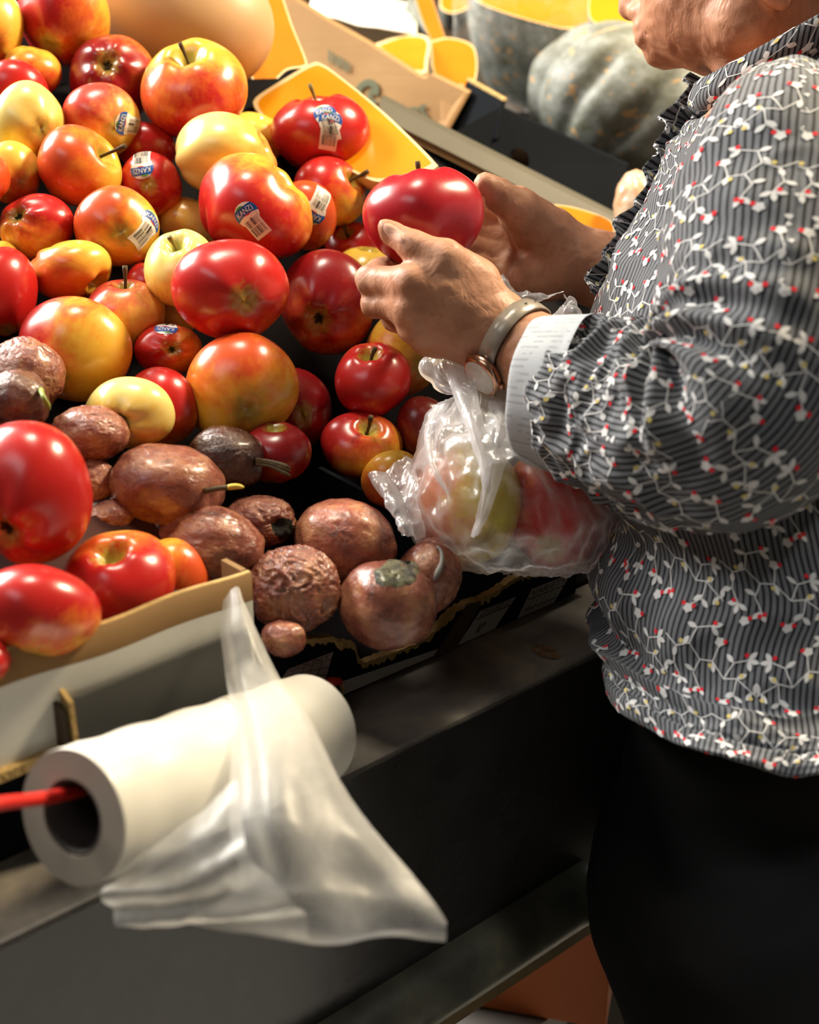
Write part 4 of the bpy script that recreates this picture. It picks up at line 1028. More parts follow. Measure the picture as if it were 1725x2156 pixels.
# ---- near (left) hand
Wn = J(1052, 705, .982); K = [J(868, 598, .958), J(868, 648, .962), J(880, 688, .972), J(905, 712, .988)]
ptsn = {'i': [K[0], J(781, 590, .982), J(800, 572, 1.018), J(838, 556, 1.040)], 'm': [K[1], J(790, 640, .986), J(806, 610, 1.028), J(846, 588, 1.050)],
        'r': [K[2], J(832, 668, 1.004), J(842, 640, 1.044), J(872, 614, 1.062)], 'p': [K[3], J(862, 692, 1.020), J(868, 664, 1.052), J(888, 640, 1.066)]}
for k, rr in (('i', (.0112, .0102, .0092, .0078)), ('m', (.0108, .0092, .0086, .0076)), ('r', (.0104, .0094, .0084, .0072)), ('p', (.0098, .0084, .0075, .0066))):
    fingers.append(chain(ptsn[k], rr))
fingers.append(chain([J(1000, 592, .972), J(940, 546, .957), J(872, 519, .962), J(826, 492, .972)], (.0165, .0125, .0102, .0080)) + [RC(J(820, 486, .970), J(812, 478, .969), .0066, .0052, .004)])
for kp, r in zip(K, (.0125, .012, .0115, .011)): base.append(RC(Wn, kp, .0205, r, .012))
base += [RC(J(1010, 640, .975), J(930, 600, .962), .020, .0150, .012), RC(J(1000, 700, .985), J(915, 690, .985), .018, .013, .012), RC(J(985, 610, .985), J(905, 620, .985), .016, .012, .012)]
for kp in K[:3]: base.append(EL(kp - F_ * .0035, (.0085, .0085, .0085), k=.008))       # knuckles
# tendons on the back of the hand
for kp in K[:3]: base.append(RC(Wn * .45 + kp * .55 - F_ * .0130, kp - F_ * .0065, .003, .0045, .008))
En = J(1560, 884, .852); Wn2 = J(1150, 765, .962)
base += [RC(Wn, Wn2, .0242, .0262, .012), RC(Wn2, En, .0268, .040, .02)]
# ---- far (right) hand
Wf = J(1190, 545, 1.105); Kf = [J(1068, 462, 1.112), J(1064, 506, 1.112), J(1072, 548, 1.11), J(1088, 588, 1.105)]
ptsf = [[Kf[0], J(985, 432, 1.098), J(935, 428, 1.084), J(895, 430, 1.078)], [Kf[1], J(978, 478, 1.100), J(925, 474, 1.086), J(882, 472, 1.078)],
        [Kf[2], J(988, 520, 1.096), J(940, 515, 1.084), J(900, 512, 1.076)], [Kf[3], J(1010, 562, 1.090), J(972, 552, 1.078), J(940, 546, 1.068)]]
for q, rr in zip(ptsf, ((.0108, .0098, .0086, .0074), (.0108, .0098, .0086, .0074), (.0104, .0094, .0082, .0072), (.0094, .0082, .0074, .0064))): fingers.append(chain(q, rr))
fingers.append(chain([J(1150, 490, 1.088), J(1092, 438, 1.062), J(1046, 408, 1.050), J(1022, 388, 1.044)], (.0200, .0150, .0112, .0085)))
for kp, r in zip(Kf, (.0125, .0125, .012, .0115)): base.append(RC(Wf, kp, .020, r, .012))
base += [RC(J(1165, 500, 1.09), J(1095, 455, 1.075), .019, .015, .014), RC(J(1150, 585, 1.095), J(1095, 590, 1.09), .018, .016, .014)]
Ef = J(1480, 655, 1.10)
base += [RC(Wf, J(1275, 572, 1.115), .0235, .0255, .014), RC(J(1275, 572, 1.115), Ef, .0258, .038, .02)]
# ---- upper arms, trunk, neck, head (pixel + depth skeleton)
Sn = J(1664, 400, .905); Sf = J(1560, 360, 1.17)
base += [RC(En, Sn, .040, .046, .03), RC(Ef, Sf, .038, .045, .03), RC(Sn, Sf, .045, .045, .04)]
Ct = J(1690, 420, 1.03); Cb = J(1690, 1300, .99)
base += [RC(Ct, Cb, .085, .075, .05), RC(J(1690, 330, 1.06), Ct, .04, .08, .03), RC(J(1672, 20, 1.10), J(1705, 240, 1.085), .046, .042, .03)]
head = []
fd = unit(Vc(-.80, -.42, -.32)); ud = unit(Vc(-.50, .85, .10)); ud = unit(ud - fd * (ud @ fd)); sd = np.cross(fd, ud)       # face forward, up, side
if sd @ F_ > 0: sd = -sd                                                                                                         # towards the camera
def Hd(px, py, d, **k): return J(px, py, d)
HB = np.stack([fd, ud, sd])
base += [EL(J(1600, -140, 1.10), (.100, .095, .076), HB, .03),
         EL(J(1515, -20, 1.100), (.046, .062, .054), HB, .025),
         RC(J(1408, 96, 1.128), J(1500, 96, 1.10), .0135, .0160, .010), RC(J(1402, 92, 1.128), J(1560, 48, 1.055), .012, .019, .016), RC(J(1402, 92, 1.128), J(1545, 55, 1.155), .012, .018, .016),
         RC(J(1560, 48, 1.058), J(1600, -60, 1.045), .019, .022, .025), EL(J(1462, 12, 1.082), (.030, .034, .024), HB, .02),
         RC(J(1500, 104, 1.10), J(1640, 100, 1.09), .016, .030, .015), RC(J(1515, 112, 1.080), J(1540, 168, 1.07), .008, .010, .012),
         RC(J(1340, -70, 1.135), J(1330, 14, 1.138), .009, .0105, .006), EL(J(1348, 22, 1.128), (.010, .0075, .0125), HB, .005),
         RC(J(1372, 32, 1.118), J(1405, 30, 1.10), .009, .018, .010), RC(J(1378, 60, 1.118), J(1430, 50, 1.10), .011, .020, .012),
         EL(J(1352, 57, 1.126), (.0075, .0062, .016), HB, .003), EL(J(1357, 80, 1.125), (.0080, .0064, .014), HB, .003),
         EL(J(1390, 104, 1.127), (.0105, .0115, .014), HB, .008),
         EL(J(1612, -60, 1.022), (.012, .030, .008), HB, .006)]
cut = [RC(J(1332, 67, 1.10), J(1384, 72, 1.075), .0019, .0010, .003), RC(J(1332, 67, 1.15), J(1372, 70, 1.095), .0015, .0008, .003),
       RC(J(1358, 34, 1.090), J(1378, 48, 1.076), .0018, .0016, .004), RC(J(1378, 48, 1.074), J(1412, 92, 1.080), .0016, .0010, .004), RC(J(1420, 100, 1.085), J(1432, 128, 1.09), .0009, .0005, .004)]
def wrinkle(p):
    q = np.stack([p @ R_, p @ U_, p @ F_], -1); return -.0007 * (ridged(q * np.array([70, 70, 70]), 5, 2) - .5)
V, F = surface_net(base, fingers, (-.045, .66, .82), (.50, 1.25, 1.56), .0025, cut, wrinkle)
V = V.astype(float)
shp = empty('person', (.30, .85, 0)); ORG[shp.name] = np.array(shp.location)
tag(shp, 'older shopper in a floral striped blouse and black trousers turning an apple in both hands', 'person')
body = mesh_obj('body', V, F, m_skin, shp, attrs={'wpos': V})
# thumb nail
m_nail = plain('finger_nail', (.52, .29, .20), .6, .25)
bb2 = BVHTree.FromPolygons([Vector(v) for v in V], [tuple(int(i) for i in f) for f in F])
def onbody(x, y):
    h = bb2.ray_cast(Vector(CAM), Vector(unit(P(x, y, 1) - CAM))); return (np.array(h[0]), np.array(h[1])) if h[0] is not None else (P(x, y, .96), -F_)
nv_ = []; n = 18
for k in range(5):
    for j in range(n):
        a = 6.2832 * j / n; w = k / 4; u, v = 31 * w * math.cos(a), 14 * w * math.sin(a); c_, s_ = math.cos(.72), math.sin(.72)
        p, nn = onbody(830 + u * c_ - v * s_, 493 + u * s_ + v * c_); nv_.append(p - F_ * (.0012 if k < 4 else -.0002) + U_ * .0003)
mesh_obj('fingernail', nv_, gridfaces(5, n, True), m_nail, body)
# hair
Vh, Fh = surface_net([EL(J(1632, -165, 1.10), (.112, .098, .088), HB, .03), EL(J(1700, -110, 1.10), (.05, .06, .07), HB, .03)], [], (.12, .9, 1.22), (.5, 1.3, 1.62), .005, None, lambda p: .002 * ridged(p * 90, 2, 2))
mesh_obj('hair', Vh, Fh, plain('grey_hair', (.23, .21, .19), .6, bump=(300, .6), var=.3), shp)

# ---- blouse
t = NT('striped_cotton'); u = t.uv(); sx = t.n('SeparateXYZ'); t.l(u, sx.inputs[0])
wv = t.math('ADD', t.math('MULTIPLY', sx.outputs[0], 1 / .0041), t.math('MULTIPLY', t.noise(t.map(u, (60, 60, 1)), 1, 2), .35))
fr = t.math('FRACT', wv); st = t.math('GREATER_THAN', fr, .60)
wn = t.noise(t.map(u, (1500, 1500, 1)), 1, 2)
t.P(col=t.mix(st, t.mix(wn, (.095, .102, .115, 1), (.15, .16, .178, 1)), (.010, .011, .014, 1)), rough=.8, spec=.2, sheen=.15); t.bump(wn, .12, .0006); m_str = t.m
m_vine = plain('print_white', (.58, .585, .59), .8, .2); m_red = plain('print_red', (.60, .018, .030), .8, .2); m_yelp = plain('print_yellow', (.56, .46, .16), .8, .2)
PRM = [m_str, m_vine, m_red, m_yelp]
def print_elems(rs):
    """one spray of the print in millimetres: (material, outline) on an 88 x 74 field"""
    out = []
    def stem(p):
        p = np.array(p, float)
        for a, b_ in zip(p[:-1], p[1:]):
            n_ = max(1, int(np.linalg.norm(b_ - a) / 5)); d = unit(np.append(b_ - a, 0))[:2]; q = np.array([-d[1], d[0]]) * .50
            for k in range(n_):
                s0, s1 = a + (b_ - a) * k / n_, a + (b_ - a) * (k + 1) / n_; out.append((1, [s0 - q, s1 - q, s1 + q, s0 + q], 0))
    def leaf(p, ang, L=10.0, Wd=4.4):
        d = np.array([math.cos(ang), math.sin(ang)]); q = np.array([-d[1], d[0]]); p = np.array(p, float)
        pr = [0, .55, .95, 1, .7, 0]; k = len(pr)
        for i in range(k - 1):
            a, b_ = p + d * L * i / (k - 1), p + d * L * (i + 1) / (k - 1); out.append((1, [a - q * pr[i] * Wd / 2, b_ - q * pr[i + 1] * Wd / 2, b_ + q * pr[i + 1] * Wd / 2, a + q * pr[i] * Wd / 2], 1))
    def dot(p, m=2, r=2.05): out.append((m, [(p[0] + r * math.cos(a), p[1] + r * math.sin(a)) for a in np.linspace(0, 6.2832, 9)[:-1]], 2))
    def flower(p, r=4.6):
        for k in range(5):
            a = k * 1.2566 + .3; leaf((p[0], p[1]), a, r, r * .85)
    R = math.radians
    stem([(0, 20), (12, 27), (24, 22), (34, 33), (46, 32), (58, 45), (70, 43), (88, 55)])
    stem([(24, 22), (28, 8), (40, 4)]); stem([(34, 33), (28, 46), (34, 58)]); stem([(58, 45), (66, 30), (78, 26)]); stem([(46, 32), (50, 18)]); stem([(70, 43), (68, 58), (58, 66)]); stem([(12, 27), (8, 42), (14, 54)])
    leaf((40, 4), R(40)); leaf((40, 4), R(-20)); dot((42.5, 1)); leaf((28, 8), R(190)); leaf((12, 27), R(110)); leaf((18, 25), R(-60))
    dot((16, 22), 3); flower((50, 15)); dot((55, 14)); leaf((34, 58), R(60)); leaf((34, 58), R(130)); dot((37, 60)); dot((33.5, 62)); leaf((29, 44), R(200)); leaf((46, 32), R(80)); dot((44, 36), 3)
    leaf((78, 26), R(10)); leaf((78, 26), R(-50)); leaf((78, 26), R(70)); dot((76, 22)); leaf((66, 30), R(220)); leaf((70, 43), R(-30)); dot((74, 40), 3); flower((58, 69)); dot((62.5, 66)); dot((53, 66)); leaf((68, 58), R(40)); leaf((68, 55), R(140))
    leaf((14, 54), R(30)); leaf((14, 54), R(100)); leaf((14, 54), R(170)); dot((10, 52)); leaf((8, 42), R(160)); flower((22, 68)); dot((26, 65)); leaf((84, 52), R(120)); leaf((86, 54), R(-80)); dot((83, 58), 3)
    return out
PE = print_elems(None); TW, TH = .0634, .0533
def cloth(name, G, UV, parent, wrap, mats=PRM, plain_m=0, printed=True, flip=False, seed=0, cell=None, off=.00045):
    """woven sheet on a grid with the print laid on it; UV in metres"""
    nv, nu = G.shape[:2]; mb_V = [tuple(v) for v in G.reshape(-1, 3)]; F = gridfaces(nv, nu, wrap)
    if flip: F = [f[::-1] for f in F]
    M = [plain_m] * len(F); uvl = [tuple(q) for q in UV.reshape(-1, 2)]
    N = gridnormals(G, wrap) * (-1 if flip else 1)
    if printed:
        u1 = UV[nv // 2, :, 0]; v1 = UV[:, 0, 1]; ulo, uhi = u1.min(), u1.max() + ((u1[1] - u1[0]) if wrap else 0)
        rs = random.Random(seed); pts = []; meta = []
        for j in range(-1, int((UV[..., 1].max() - v1.min()) / TH) + 2):
            for i in range(-1, int((uhi - ulo) / TW) + 2):
                ox = ulo + i * TW + (TW / 2 if j % 2 else 0); oy = v1.min() + j * TH; fl = (i + j) % 3 == 1
                for m, poly, lay in PE:
                    q = np.array(poly) * .00072
                    if fl: q = q * [-1, 1] + [TW, 0]
                    pts.append(q + [ox, oy]); meta.append((m, lay, fl))
        allp = np.concatenate(pts); fu = (allp[:, 0] - ulo) / (u1[1] - u1[0]); fv = np.zeros(len(allp)); cq = np.floor(fu).astype(int); cq = cq % nu if wrap else np.clip(cq, 0, nu - 1)
        for cidx in range(nu):
            mk = cq == cidx
            if mk.any(): fv[mk] = np.interp(allp[mk, 1], UV[:, cidx, 1], np.arange(nv), left=-1, right=nv)
        lens = [len(q) for q in pts]; st = np.cumsum([0] + lens)
        if wrap: ok = (fv >= 0) & (fv < nv - 1.001)
        else: ok = (fv >= 0) & (fv < nv - 1.001) & (fu >= 0) & (fu < nu - 1.001)
        fu2 = fu % nu if wrap else np.clip(fu, 0, nu - 1.001); fv2 = np.clip(fv, 0, nv - 1.001)
        i0 = np.floor(fu2).astype(int); i1 = (i0 + 1) % nu; j0 = np.floor(fv2).astype(int); a = (fu2 - i0)[:, None]; b_ = (fv2 - j0)[:, None]
        def bl(X): return (X[j0, i0 % nu] * (1 - a) + X[j0, i1] * a) * (1 - b_) + (X[j0 + 1, i0 % nu] * (1 - a) + X[j0 + 1, i1] * a) * b_
        PP, NN = bl(G), bl(N); base_i = len(mb_V); keep = []
        lay = np.repeat([m[1] for m in meta], lens); W3 = PP + NN * (off + .00012 * lay)[:, None]
        span = fu if wrap else None
        mb_V += [tuple(v) for v in W3]; uvl += [(0, 0)] * len(W3)
        for k, (m, l_, fl) in enumerate(meta):
            if not ok[st[k]:st[k + 1]].all(): continue
            if wrap and not (ulo <= allp[st[k]:st[k + 1], 0].mean() < uhi): continue
            f = tuple(range(base_i + st[k], base_i + st[k + 1])); f = f[::-1] if fl != flip else f
            F.append(f); M.append(m)
    V = np.array(mb_V)
    used = np.zeros(len(V), bool); 
    for f in F: used[list(f)] = True
    rem = np.cumsum(used) - 1; V = V[used]; uvl = np.array(uvl)[used]; F = [tuple(rem[i] for i in f) for f in F]
    return mesh_obj(name, V, F, mats, parent, mi=M, uv=uvl)

gd = unit(np.array([-.93, .37, 0])); ld = np.array([-.37, -.93, 0])      # trunk: facing, towards the camera
SIL = np.array([(1472, 150), (1468, 250), (1432, 275), (1408, 305), (1392, 370), (1350, 455), (1302, 530), (1268, 600), (1245, 660), (1232, 760), (1236, 900), (1262, 1020), (1285, 1090), (1262, 1150), (1248, 1200), (1244, 1260), (1262, 1400), (1276, 1536)], float)
def trunk_center(z, a, b_, Yc, tl):
    """put the section so that its front edge lies on the seen outline"""
    th = np.linspace(0, 6.2832, 60)
    lo, hi = 0.0, .8
    for _ in range(40):
        X = (lo + hi) / 2; p = np.array([X, Yc, z]) + a * np.cos(th)[:, None] * gd + b_ * np.sin(th)[:, None] * ld - np.cos(th)[:, None] * np.array([0, 0, max(tl, 0)])
        x, y, d = proj(p); k = int(np.argmin(x)); tx = np.interp(y[k], SIL[:, 1], SIL[:, 0])
        if x[k] < tx: lo = X
        else: hi = X
    return np.array([X, Yc, z])
ZL = [(1.268, .062, .053, 1.095, .037), (1.262, .072, .075, 1.080, .036), (1.248, .090, .115, 1.05, .030), (1.215, .110, .134, 1.015, .018), (1.16, .124, .140, .98, .006), (1.08, .132, .142, .945, 0), (1.0, .132, .142, .910, 0), (.94, .130, .142, .878, 0), (.915, .127, .144, .860, -.1), (.888, .116, .146, .842, -.2)]
zz = np.array(ZL); nvT, nuT = 200, 300
tz = np.linspace(0, 1, nvT); par = np.linspace(0, len(ZL) - 1, nvT); prm = spline(zz, nvT)
th = np.linspace(0, 6.2832, nuT, endpoint=False); Rm = .138
G = np.zeros((nvT, nuT, 3)); UV = np.zeros((nvT, nuT, 2)); vlen = 0
CT = []
for i in range(nvT):
    z, a, b_, Yc, tl = prm[i]; c = trunk_center(z, a, b_, Yc, tl); CT.append(c)
CT = np.array(CT); ker = np.ones(9) / 9
CT[:, 0] = np.convolve(np.pad(CT[:, 0], 4, mode='edge'), ker, 'valid')
for i in range(nvT):
    z, a, b_, Yc, tl = prm[i]
    G[i] = CT[i] + a * np.cos(th)[:, None] * gd + b_ * np.sin(th)[:, None] * ld - np.cos(th)[:, None] * np.array([0, 0, max(tl, 0)]) + np.maximum(np.sin(th), 0)[:, None] * np.array([0, 0, max(-tl, 0) * .16])
    vlen += 0 if i == 0 else max(np.linalg.norm(CT[i] - CT[i - 1]), abs(prm[i][1] - prm[i - 1][1]), .0005)
    UV[i, :, 0] = th * Rm; UV[i, :, 1] = vlen
N = gridnormals(G, True)
if ((G - CT[:, None]) * N).sum() < 0: N = -N; FLT = True
else: FLT = False
q = np.stack([np.cos(th)[None] * 1.0 + 0 * tz[:, None], np.sin(th)[None] + 0 * tz[:, None], tz[:, None] * 4 + 0 * th[None]], -1)
fold = .0045 * noise(q * np.array([3.0, 3.0, 2.2]), 1) + .0030 * ridged(np.stack([q[..., 0] * 1.5 + q[..., 2] * .9, q[..., 1] * 1.5, q[..., 2] * 2.0 - q[..., 0] * 1.2], -1) * 1.1, 7, 2) - .002
# horizontal crease at the waist and a rumple near the hem front
front = np.exp(-((np.mod(th + math.pi, 2 * math.pi) - math.pi - .55) / .8) ** 2)[None]
fold = fold + .010 * front * np.sin((tz[:, None] - .70) * 46 + np.sin(th)[None] * 1.5) * np.exp(-((tz[:, None] - .80) / .10) ** 2) + .006 * front * np.sin((tz[:, None]) * 70 + th[None] * 2) * np.exp(-((tz[:, None] - .62) / .08) ** 2)
fold = fold - .003 * np.exp(-((tz[:, None] - .935) / .006) ** 2) + .004 * np.sin(th * 9 + 1)[None] * np.clip((tz[:, None] - .6) / .4, 0, 1) ** 2
fold = fold * np.clip(tz[:, None] / .1, 0, 1)
G = G + N * fold[..., None]
# hem turned under
G = np.concatenate([G, G[-1:] - N[-1:] * .003 + [0, 0, -.0005], G[-3:-2] - N[-3:-2] * .004], 0); UV = np.concatenate([UV, UV[-1:] + [0, .003], UV[-1:] + [0, .006]], 0)
shirt = cloth('blouse', G, UV, shp, True, flip=FLT, seed=1)
shirt['label'] = 'grey and black striped blouse printed with white vines and red berries'

def sleeve_tube(name, pts, rad, nv, nu, parent, wrinkle=None, printed=True, mats=PRM, asp=None, seed=3, twist=0.0):
    p = spline([list(P(x, y, d)) + [r] for (x, y, d), r in zip(pts, rad)], nv); c = p[:, :3]; r = p[:, 3]; T, Nf, Bf = frames(c)
    th = np.linspace(0, 6.2832, nu, endpoint=False); s = np.concatenate([[0], np.cumsum(np.linalg.norm(np.diff(c, axis=0), axis=1))])
    G = c[:, None] + r[:, None, None] * (np.cos(th)[None, :, None] * Nf[:, None] + np.sin(th)[None, :, None] * Bf[:, None])
    dl = np.linalg.norm(np.diff(G, axis=0), axis=2); cumv = np.broadcast_to(np.concatenate([[0], np.cumsum(.6 * dl.max(1) + .4 * dl.mean(1))])[:, None], (nv, nu))
    UV = np.stack([np.broadcast_to(th[None] * r.mean(), (nv, nu)), cumv], -1)
    N = gridnormals(G, True); fl = ((G - c[:, None]) * N).sum() < 0; N = -N if fl else N
    if wrinkle is not None: G = G + N * wrinkle(s / s[-1], th, G, N, c)[..., None]
    return cloth(name, G, UV, parent, True, flip=fl, printed=printed, mats=mats, seed=seed), G, N, UV, fl
def slw(s, th, G, N, c):
    S_ = s[:, None]; nu_ = toc(N)                      # camera-frame normals
    inner = np.clip(nu_[..., 1] * .55 - nu_[..., 0] * .75, 0, 1)        # upper left side: inside of the elbow
    q = np.stack([np.cos(th)[None] + 0 * S_, np.sin(th)[None] + 0 * S_, S_ * 6 + 0 * th[None]], -1)
    w = .0035 * noise(q * np.array([2.2, 2.2, 1.2]), 3)
    w = w + .009 * inner ** .7 * np.sin(S_ * 105 + np.sin(th)[None] * 1.8) * np.exp(-((S_ - .60) / .12) ** 2)
    w = w + .0075 * (ridged(np.stack([q[..., 0] * 1.2, q[..., 1] * 1.2, q[..., 2] * 1.9], -1), 11, 2) - .75) * np.clip((S_ - .60) / .12, 0, 1) * np.clip((1.0 - S_) / .05, 0, 1)
    w = w + .0045 * (ridged(q * np.array([.9, .9, .8]), 21, 2) - .7) * np.exp(-((S_ - .28) / .25) ** 2)
    return w
slp = [(1672, 255, .935), (1668, 380, .900), (1650, 560, .872), (1620, 740, .850), (1560, 872, .845), (1450, 905, .868), (1340, 875, .900), (1235, 838, .932), (1190, 826, .944)]
sleeve, _, _, _, _ = sleeve_tube('sleeve', slp, [.050, .071, .075, .071, .066, .060, .056, .052, .046], 210, 190, shirt, slw)
fsl = [(1560, 330, 1.16), (1500, 500, 1.14), (1440, 610, 1.12), (1360, 605, 1.115)]
sleeve_tube('sleeve', fsl, [.060, .060, .052, .044], 60, 90, shirt, None, seed=5)
# turned-back cuff: paler reverse of the cloth
t = NT('cuff_reverse'); u = t.uv(); sx = t.n('SeparateXYZ'); t.l(u, sx.inputs[0])
f1 = t.math('FRACT', t.math('MULTIPLY', sx.outputs[0], 1 / .0046)); f2 = t.math('GREATER_THAN', t.noise(t.map(u, (130, 260, 1)), 1, 2), .50)
sd_ = t.math('MULTIPLY', t.math('GREATER_THAN', f1, .62), f2); blot = t.math('GREATER_THAN', t.noise(t.map(u, (70, 70, 1)), 1.0, 2), .68)
cc = t.mix(t.math('MULTIPLY', sd_, .32), (.38, .40, .425, 1), (.11, .12, .135, 1)); cc = t.mix(t.math('MULTIPLY', blot, .35), cc, (.70, .45, .42, 1))
t.P(col=cc, rough=.85, spec=.15); t.bump(t.noise(t.map(u, (900, 900, 1)), 1, 2), .2, .0006); m_cuff = t.m
def cufw(s, th, G, N, c): return .0012 * noise(np.stack([np.cos(th)[None] * 2 + 0 * s[:, None], np.sin(th)[None] * 2 + 0 * s[:, None], s[:, None] * 1.2 + 0 * th[None]], -1), 2) + .0022 * np.exp(-((s[:, None] - 1) / .06) ** 2) + .002 * np.exp(-(s[:, None] / .10) ** 2)
a_, b_ = P(1248, 835, .930), P(1158, 838, .952)
cu = [a_, a_ * .5 + b_ * .5, b_]
def ringtube(name, cs, rads, nrm, mat, parent, nv=30, nu=120, sq=1.0, wr=None):
    nrm = unit(nrm); x = unit(np.cross(nrm, F_)); y = np.cross(nrm, x); th = np.linspace(0, 6.2832, nu, endpoint=False)
    p = spline([list(c) + [r] for c, r in zip(cs, rads)], nv); G = p[:, None, :3] + p[:, 3, None, None] * (np.cos(th)[None, :, None] * x + sq * np.sin(th)[None, :, None] * y)
    s = np.linspace(0, 1, nv); N = gridnormals(G, True); fl = ((G - p[:, None, :3]) * N).sum() < 0; N = -N if fl else N
    if wr: G = G + N * wr(s, th, G, N, p[:, :3])[..., None]
    UV = np.stack([np.broadcast_to(th[None] * p[:, 3].mean(), (nv, nu)), np.broadcast_to(s[:, None] * np.linalg.norm(cs[-1] - cs[0]), (nv, nu))], -1)
    return cloth(name, G, UV, parent, True, mats=[mat], printed=False, flip=fl)
cn = unit(Vc(-.86, .14, -.40))
c0 = P(1215, 832, .937); o = ringtube('cuff', [c0 + cn * -.006, c0 + cn * .004, c0 + cn * .018, c0 + cn * .029, c0 + cn * .030, c0 + cn * .022], [.0520, .0528, .0510, .0490, .0465, .0455], cn, m_cuff, shirt, wr=cufw)
o['label'] = 'pale reverse of the turned back cuff'
# collar and front frill
def ribbon(name, line, out, hgt, nw, parent, amp, freq, seed, lean=0.0):
    ln = spline(line, nw); T = np.gradient(ln, axis=0); T /= np.linalg.norm(T, axis=1)[:, None]; nv = 14; G = np.zeros((nv, nw, 3)); UV = np.zeros((nv, nw, 2))
    s = np.concatenate([[0], np.cumsum(np.linalg.norm(np.diff(ln, axis=0), axis=1))]); ow = spline(out, nw); ow /= np.linalg.norm(ow, axis=1)[:, None]
    for k in range(nv):
        v = k / (nv - 1); sdv = np.cross(T, ow); w = amp * v * (np.sin(s * freq) + .6 * noise(np.stack([s * freq * .35, s * 0 + v, s * 0 + seed], -1), seed))
        G[k] = ln + ow * (hgt * v * (1 + .15 * np.sin(s * freq * .5 + 1)))[:, None] + sdv * w[:, None]; UV[k] = np.stack([s * 1.0, np.full(nw, v * hgt)], -1)
    G2 = np.concatenate([G, G[-1:] + .0008 * gridnormals(G)[-1:], (G - .0012 * gridnormals(G))[::-1]], 0); UV2 = np.concatenate([UV, UV[-1:] + [0, .001], UV[::-1] * [1, -1] + [0, 2 * hgt + .002]], 0)
    return cloth(name, G2, UV2, parent, False, seed=seed, flip=False)
# stand collar rising from the neck ring, open at the front
j0 = int(nuT * .03); idx = np.arange(j0, nuT - j0); ring0 = G[1][idx]; cen = CT[0]
upv = unit(np.array([.10, -.02, 1.0])); nv = 16; C = []
for k in range(nv):
    v = k / (nv - 1); fl_ = (ring0 - cen) * (.10 * math.sin(math.pi * v) + .10 * v); C.append(ring0 + fl_ + upv * (.030 * v))
C = np.array(C); C += .0012 * noise(C * 70, 3)[..., None] * np.array([.3, -1, .3])
s = np.concatenate([[0], np.cumsum(np.linalg.norm(np.diff(ring0, axis=0), axis=1))])
UVc = np.stack([np.tile(s[None], (nv, 1)), np.tile((np.linspace(0, 1, nv) * .032)[:, None], (1, len(idx)))], -1)
inn = C[::-1] - (C[::-1] - (cen + upv * .015)) * .05
cloth('collar', np.concatenate([C, inn]), np.concatenate([UVc, UVc[::-1] * [1, -1] + [0, .0645]]), shirt, False, seed=9, flip=False)
lap = [P(1486, 180, 1.10), P(1462, 215, 1.09), P(1430, 268, 1.075), P(1412, 312, 1.065), P(1398, 365, 1.06), P(1378, 420, 1.055), P(1348, 470, 1.05), P(1310, 530, 1.045), P(1282, 590, 1.04), P(1262, 640, 1.035)]
ribbon('frill', [p + R_ * .004 for p in lap], [Vc(-.8, .35, .5)] * len(lap), .019, 150, shirt, .0045, 260, 2)
ribbon('frill', [p + R_ * .018 - F_ * .004 for p in lap], [Vc(-.55, .25, .8)] * len(lap), .013, 150, shirt, .0035, 240, 4)

# ---- trousers, shoes
zt = .90; hipc = CT[-1] + np.array([0, 0, .02])
tb = [EL(hipc + [0, 0, -.03], (.098, .118, .10), np.stack([gd, ld, [0, 0, 1.]]), .03), EL(hipc + [0, 0, -.17], (.122, .146, .13), np.stack([gd, ld, [0, 0, 1.]]), .05)]
for sgn in (1, -1):
    hp = hipc + ld * .075 * sgn - [0, 0, .16] - TD * (.02 if sgn > 0 else .05); kn = hp - [0, 0, .27] + gd * .012; ft = np.array([kn[0], kn[1], .05])
    tb += [RC(hp, kn, .083, .064, .04), RC(kn, ft, .066, .055, .03)]
Vt, Ft = surface_net(tb, [], hipc - [.26, .26, 1.0], hipc + [.26, .26, .12], .0085, None, lambda p: .004 * noise(p * np.array([14, 14, 6]), 4) + .002 * ridged(p * np.array([10, 10, 25]), 6, 2))
t = NT('black_trousers'); g = t.noise(t.obj(), 60, 4); t.P(col=(.0022, .0021, .0024), rough=.85, spec=.12, sheen=.0); t.bump(g, .15, .002); m_trs = t.m
tr = mesh_obj('trousers', Vt, Ft, m_trs, shp)
m_shoe = plain('black_shoe', (.012, .011, .011), .4)
for sgn in (1, -1):
    hp = hipc + ld * .075 * sgn; c = np.array([hp[0], hp[1], .035]) + gd * .06
    Vs, Fs = surface_net([RC(c - gd * .09, c + gd * .09, .036, .034, .02), EL(c - gd * .06 + [0, 0, .03], (.05, .04, .04), np.stack([gd, ld, [0, 0, 1.]]), .02)], [], c - .2, c + .2, .009)
    Vs[:, 2] = np.maximum(Vs[:, 2], .001); mesh_obj('shoe', Vs, Fs, m_shoe, shp)

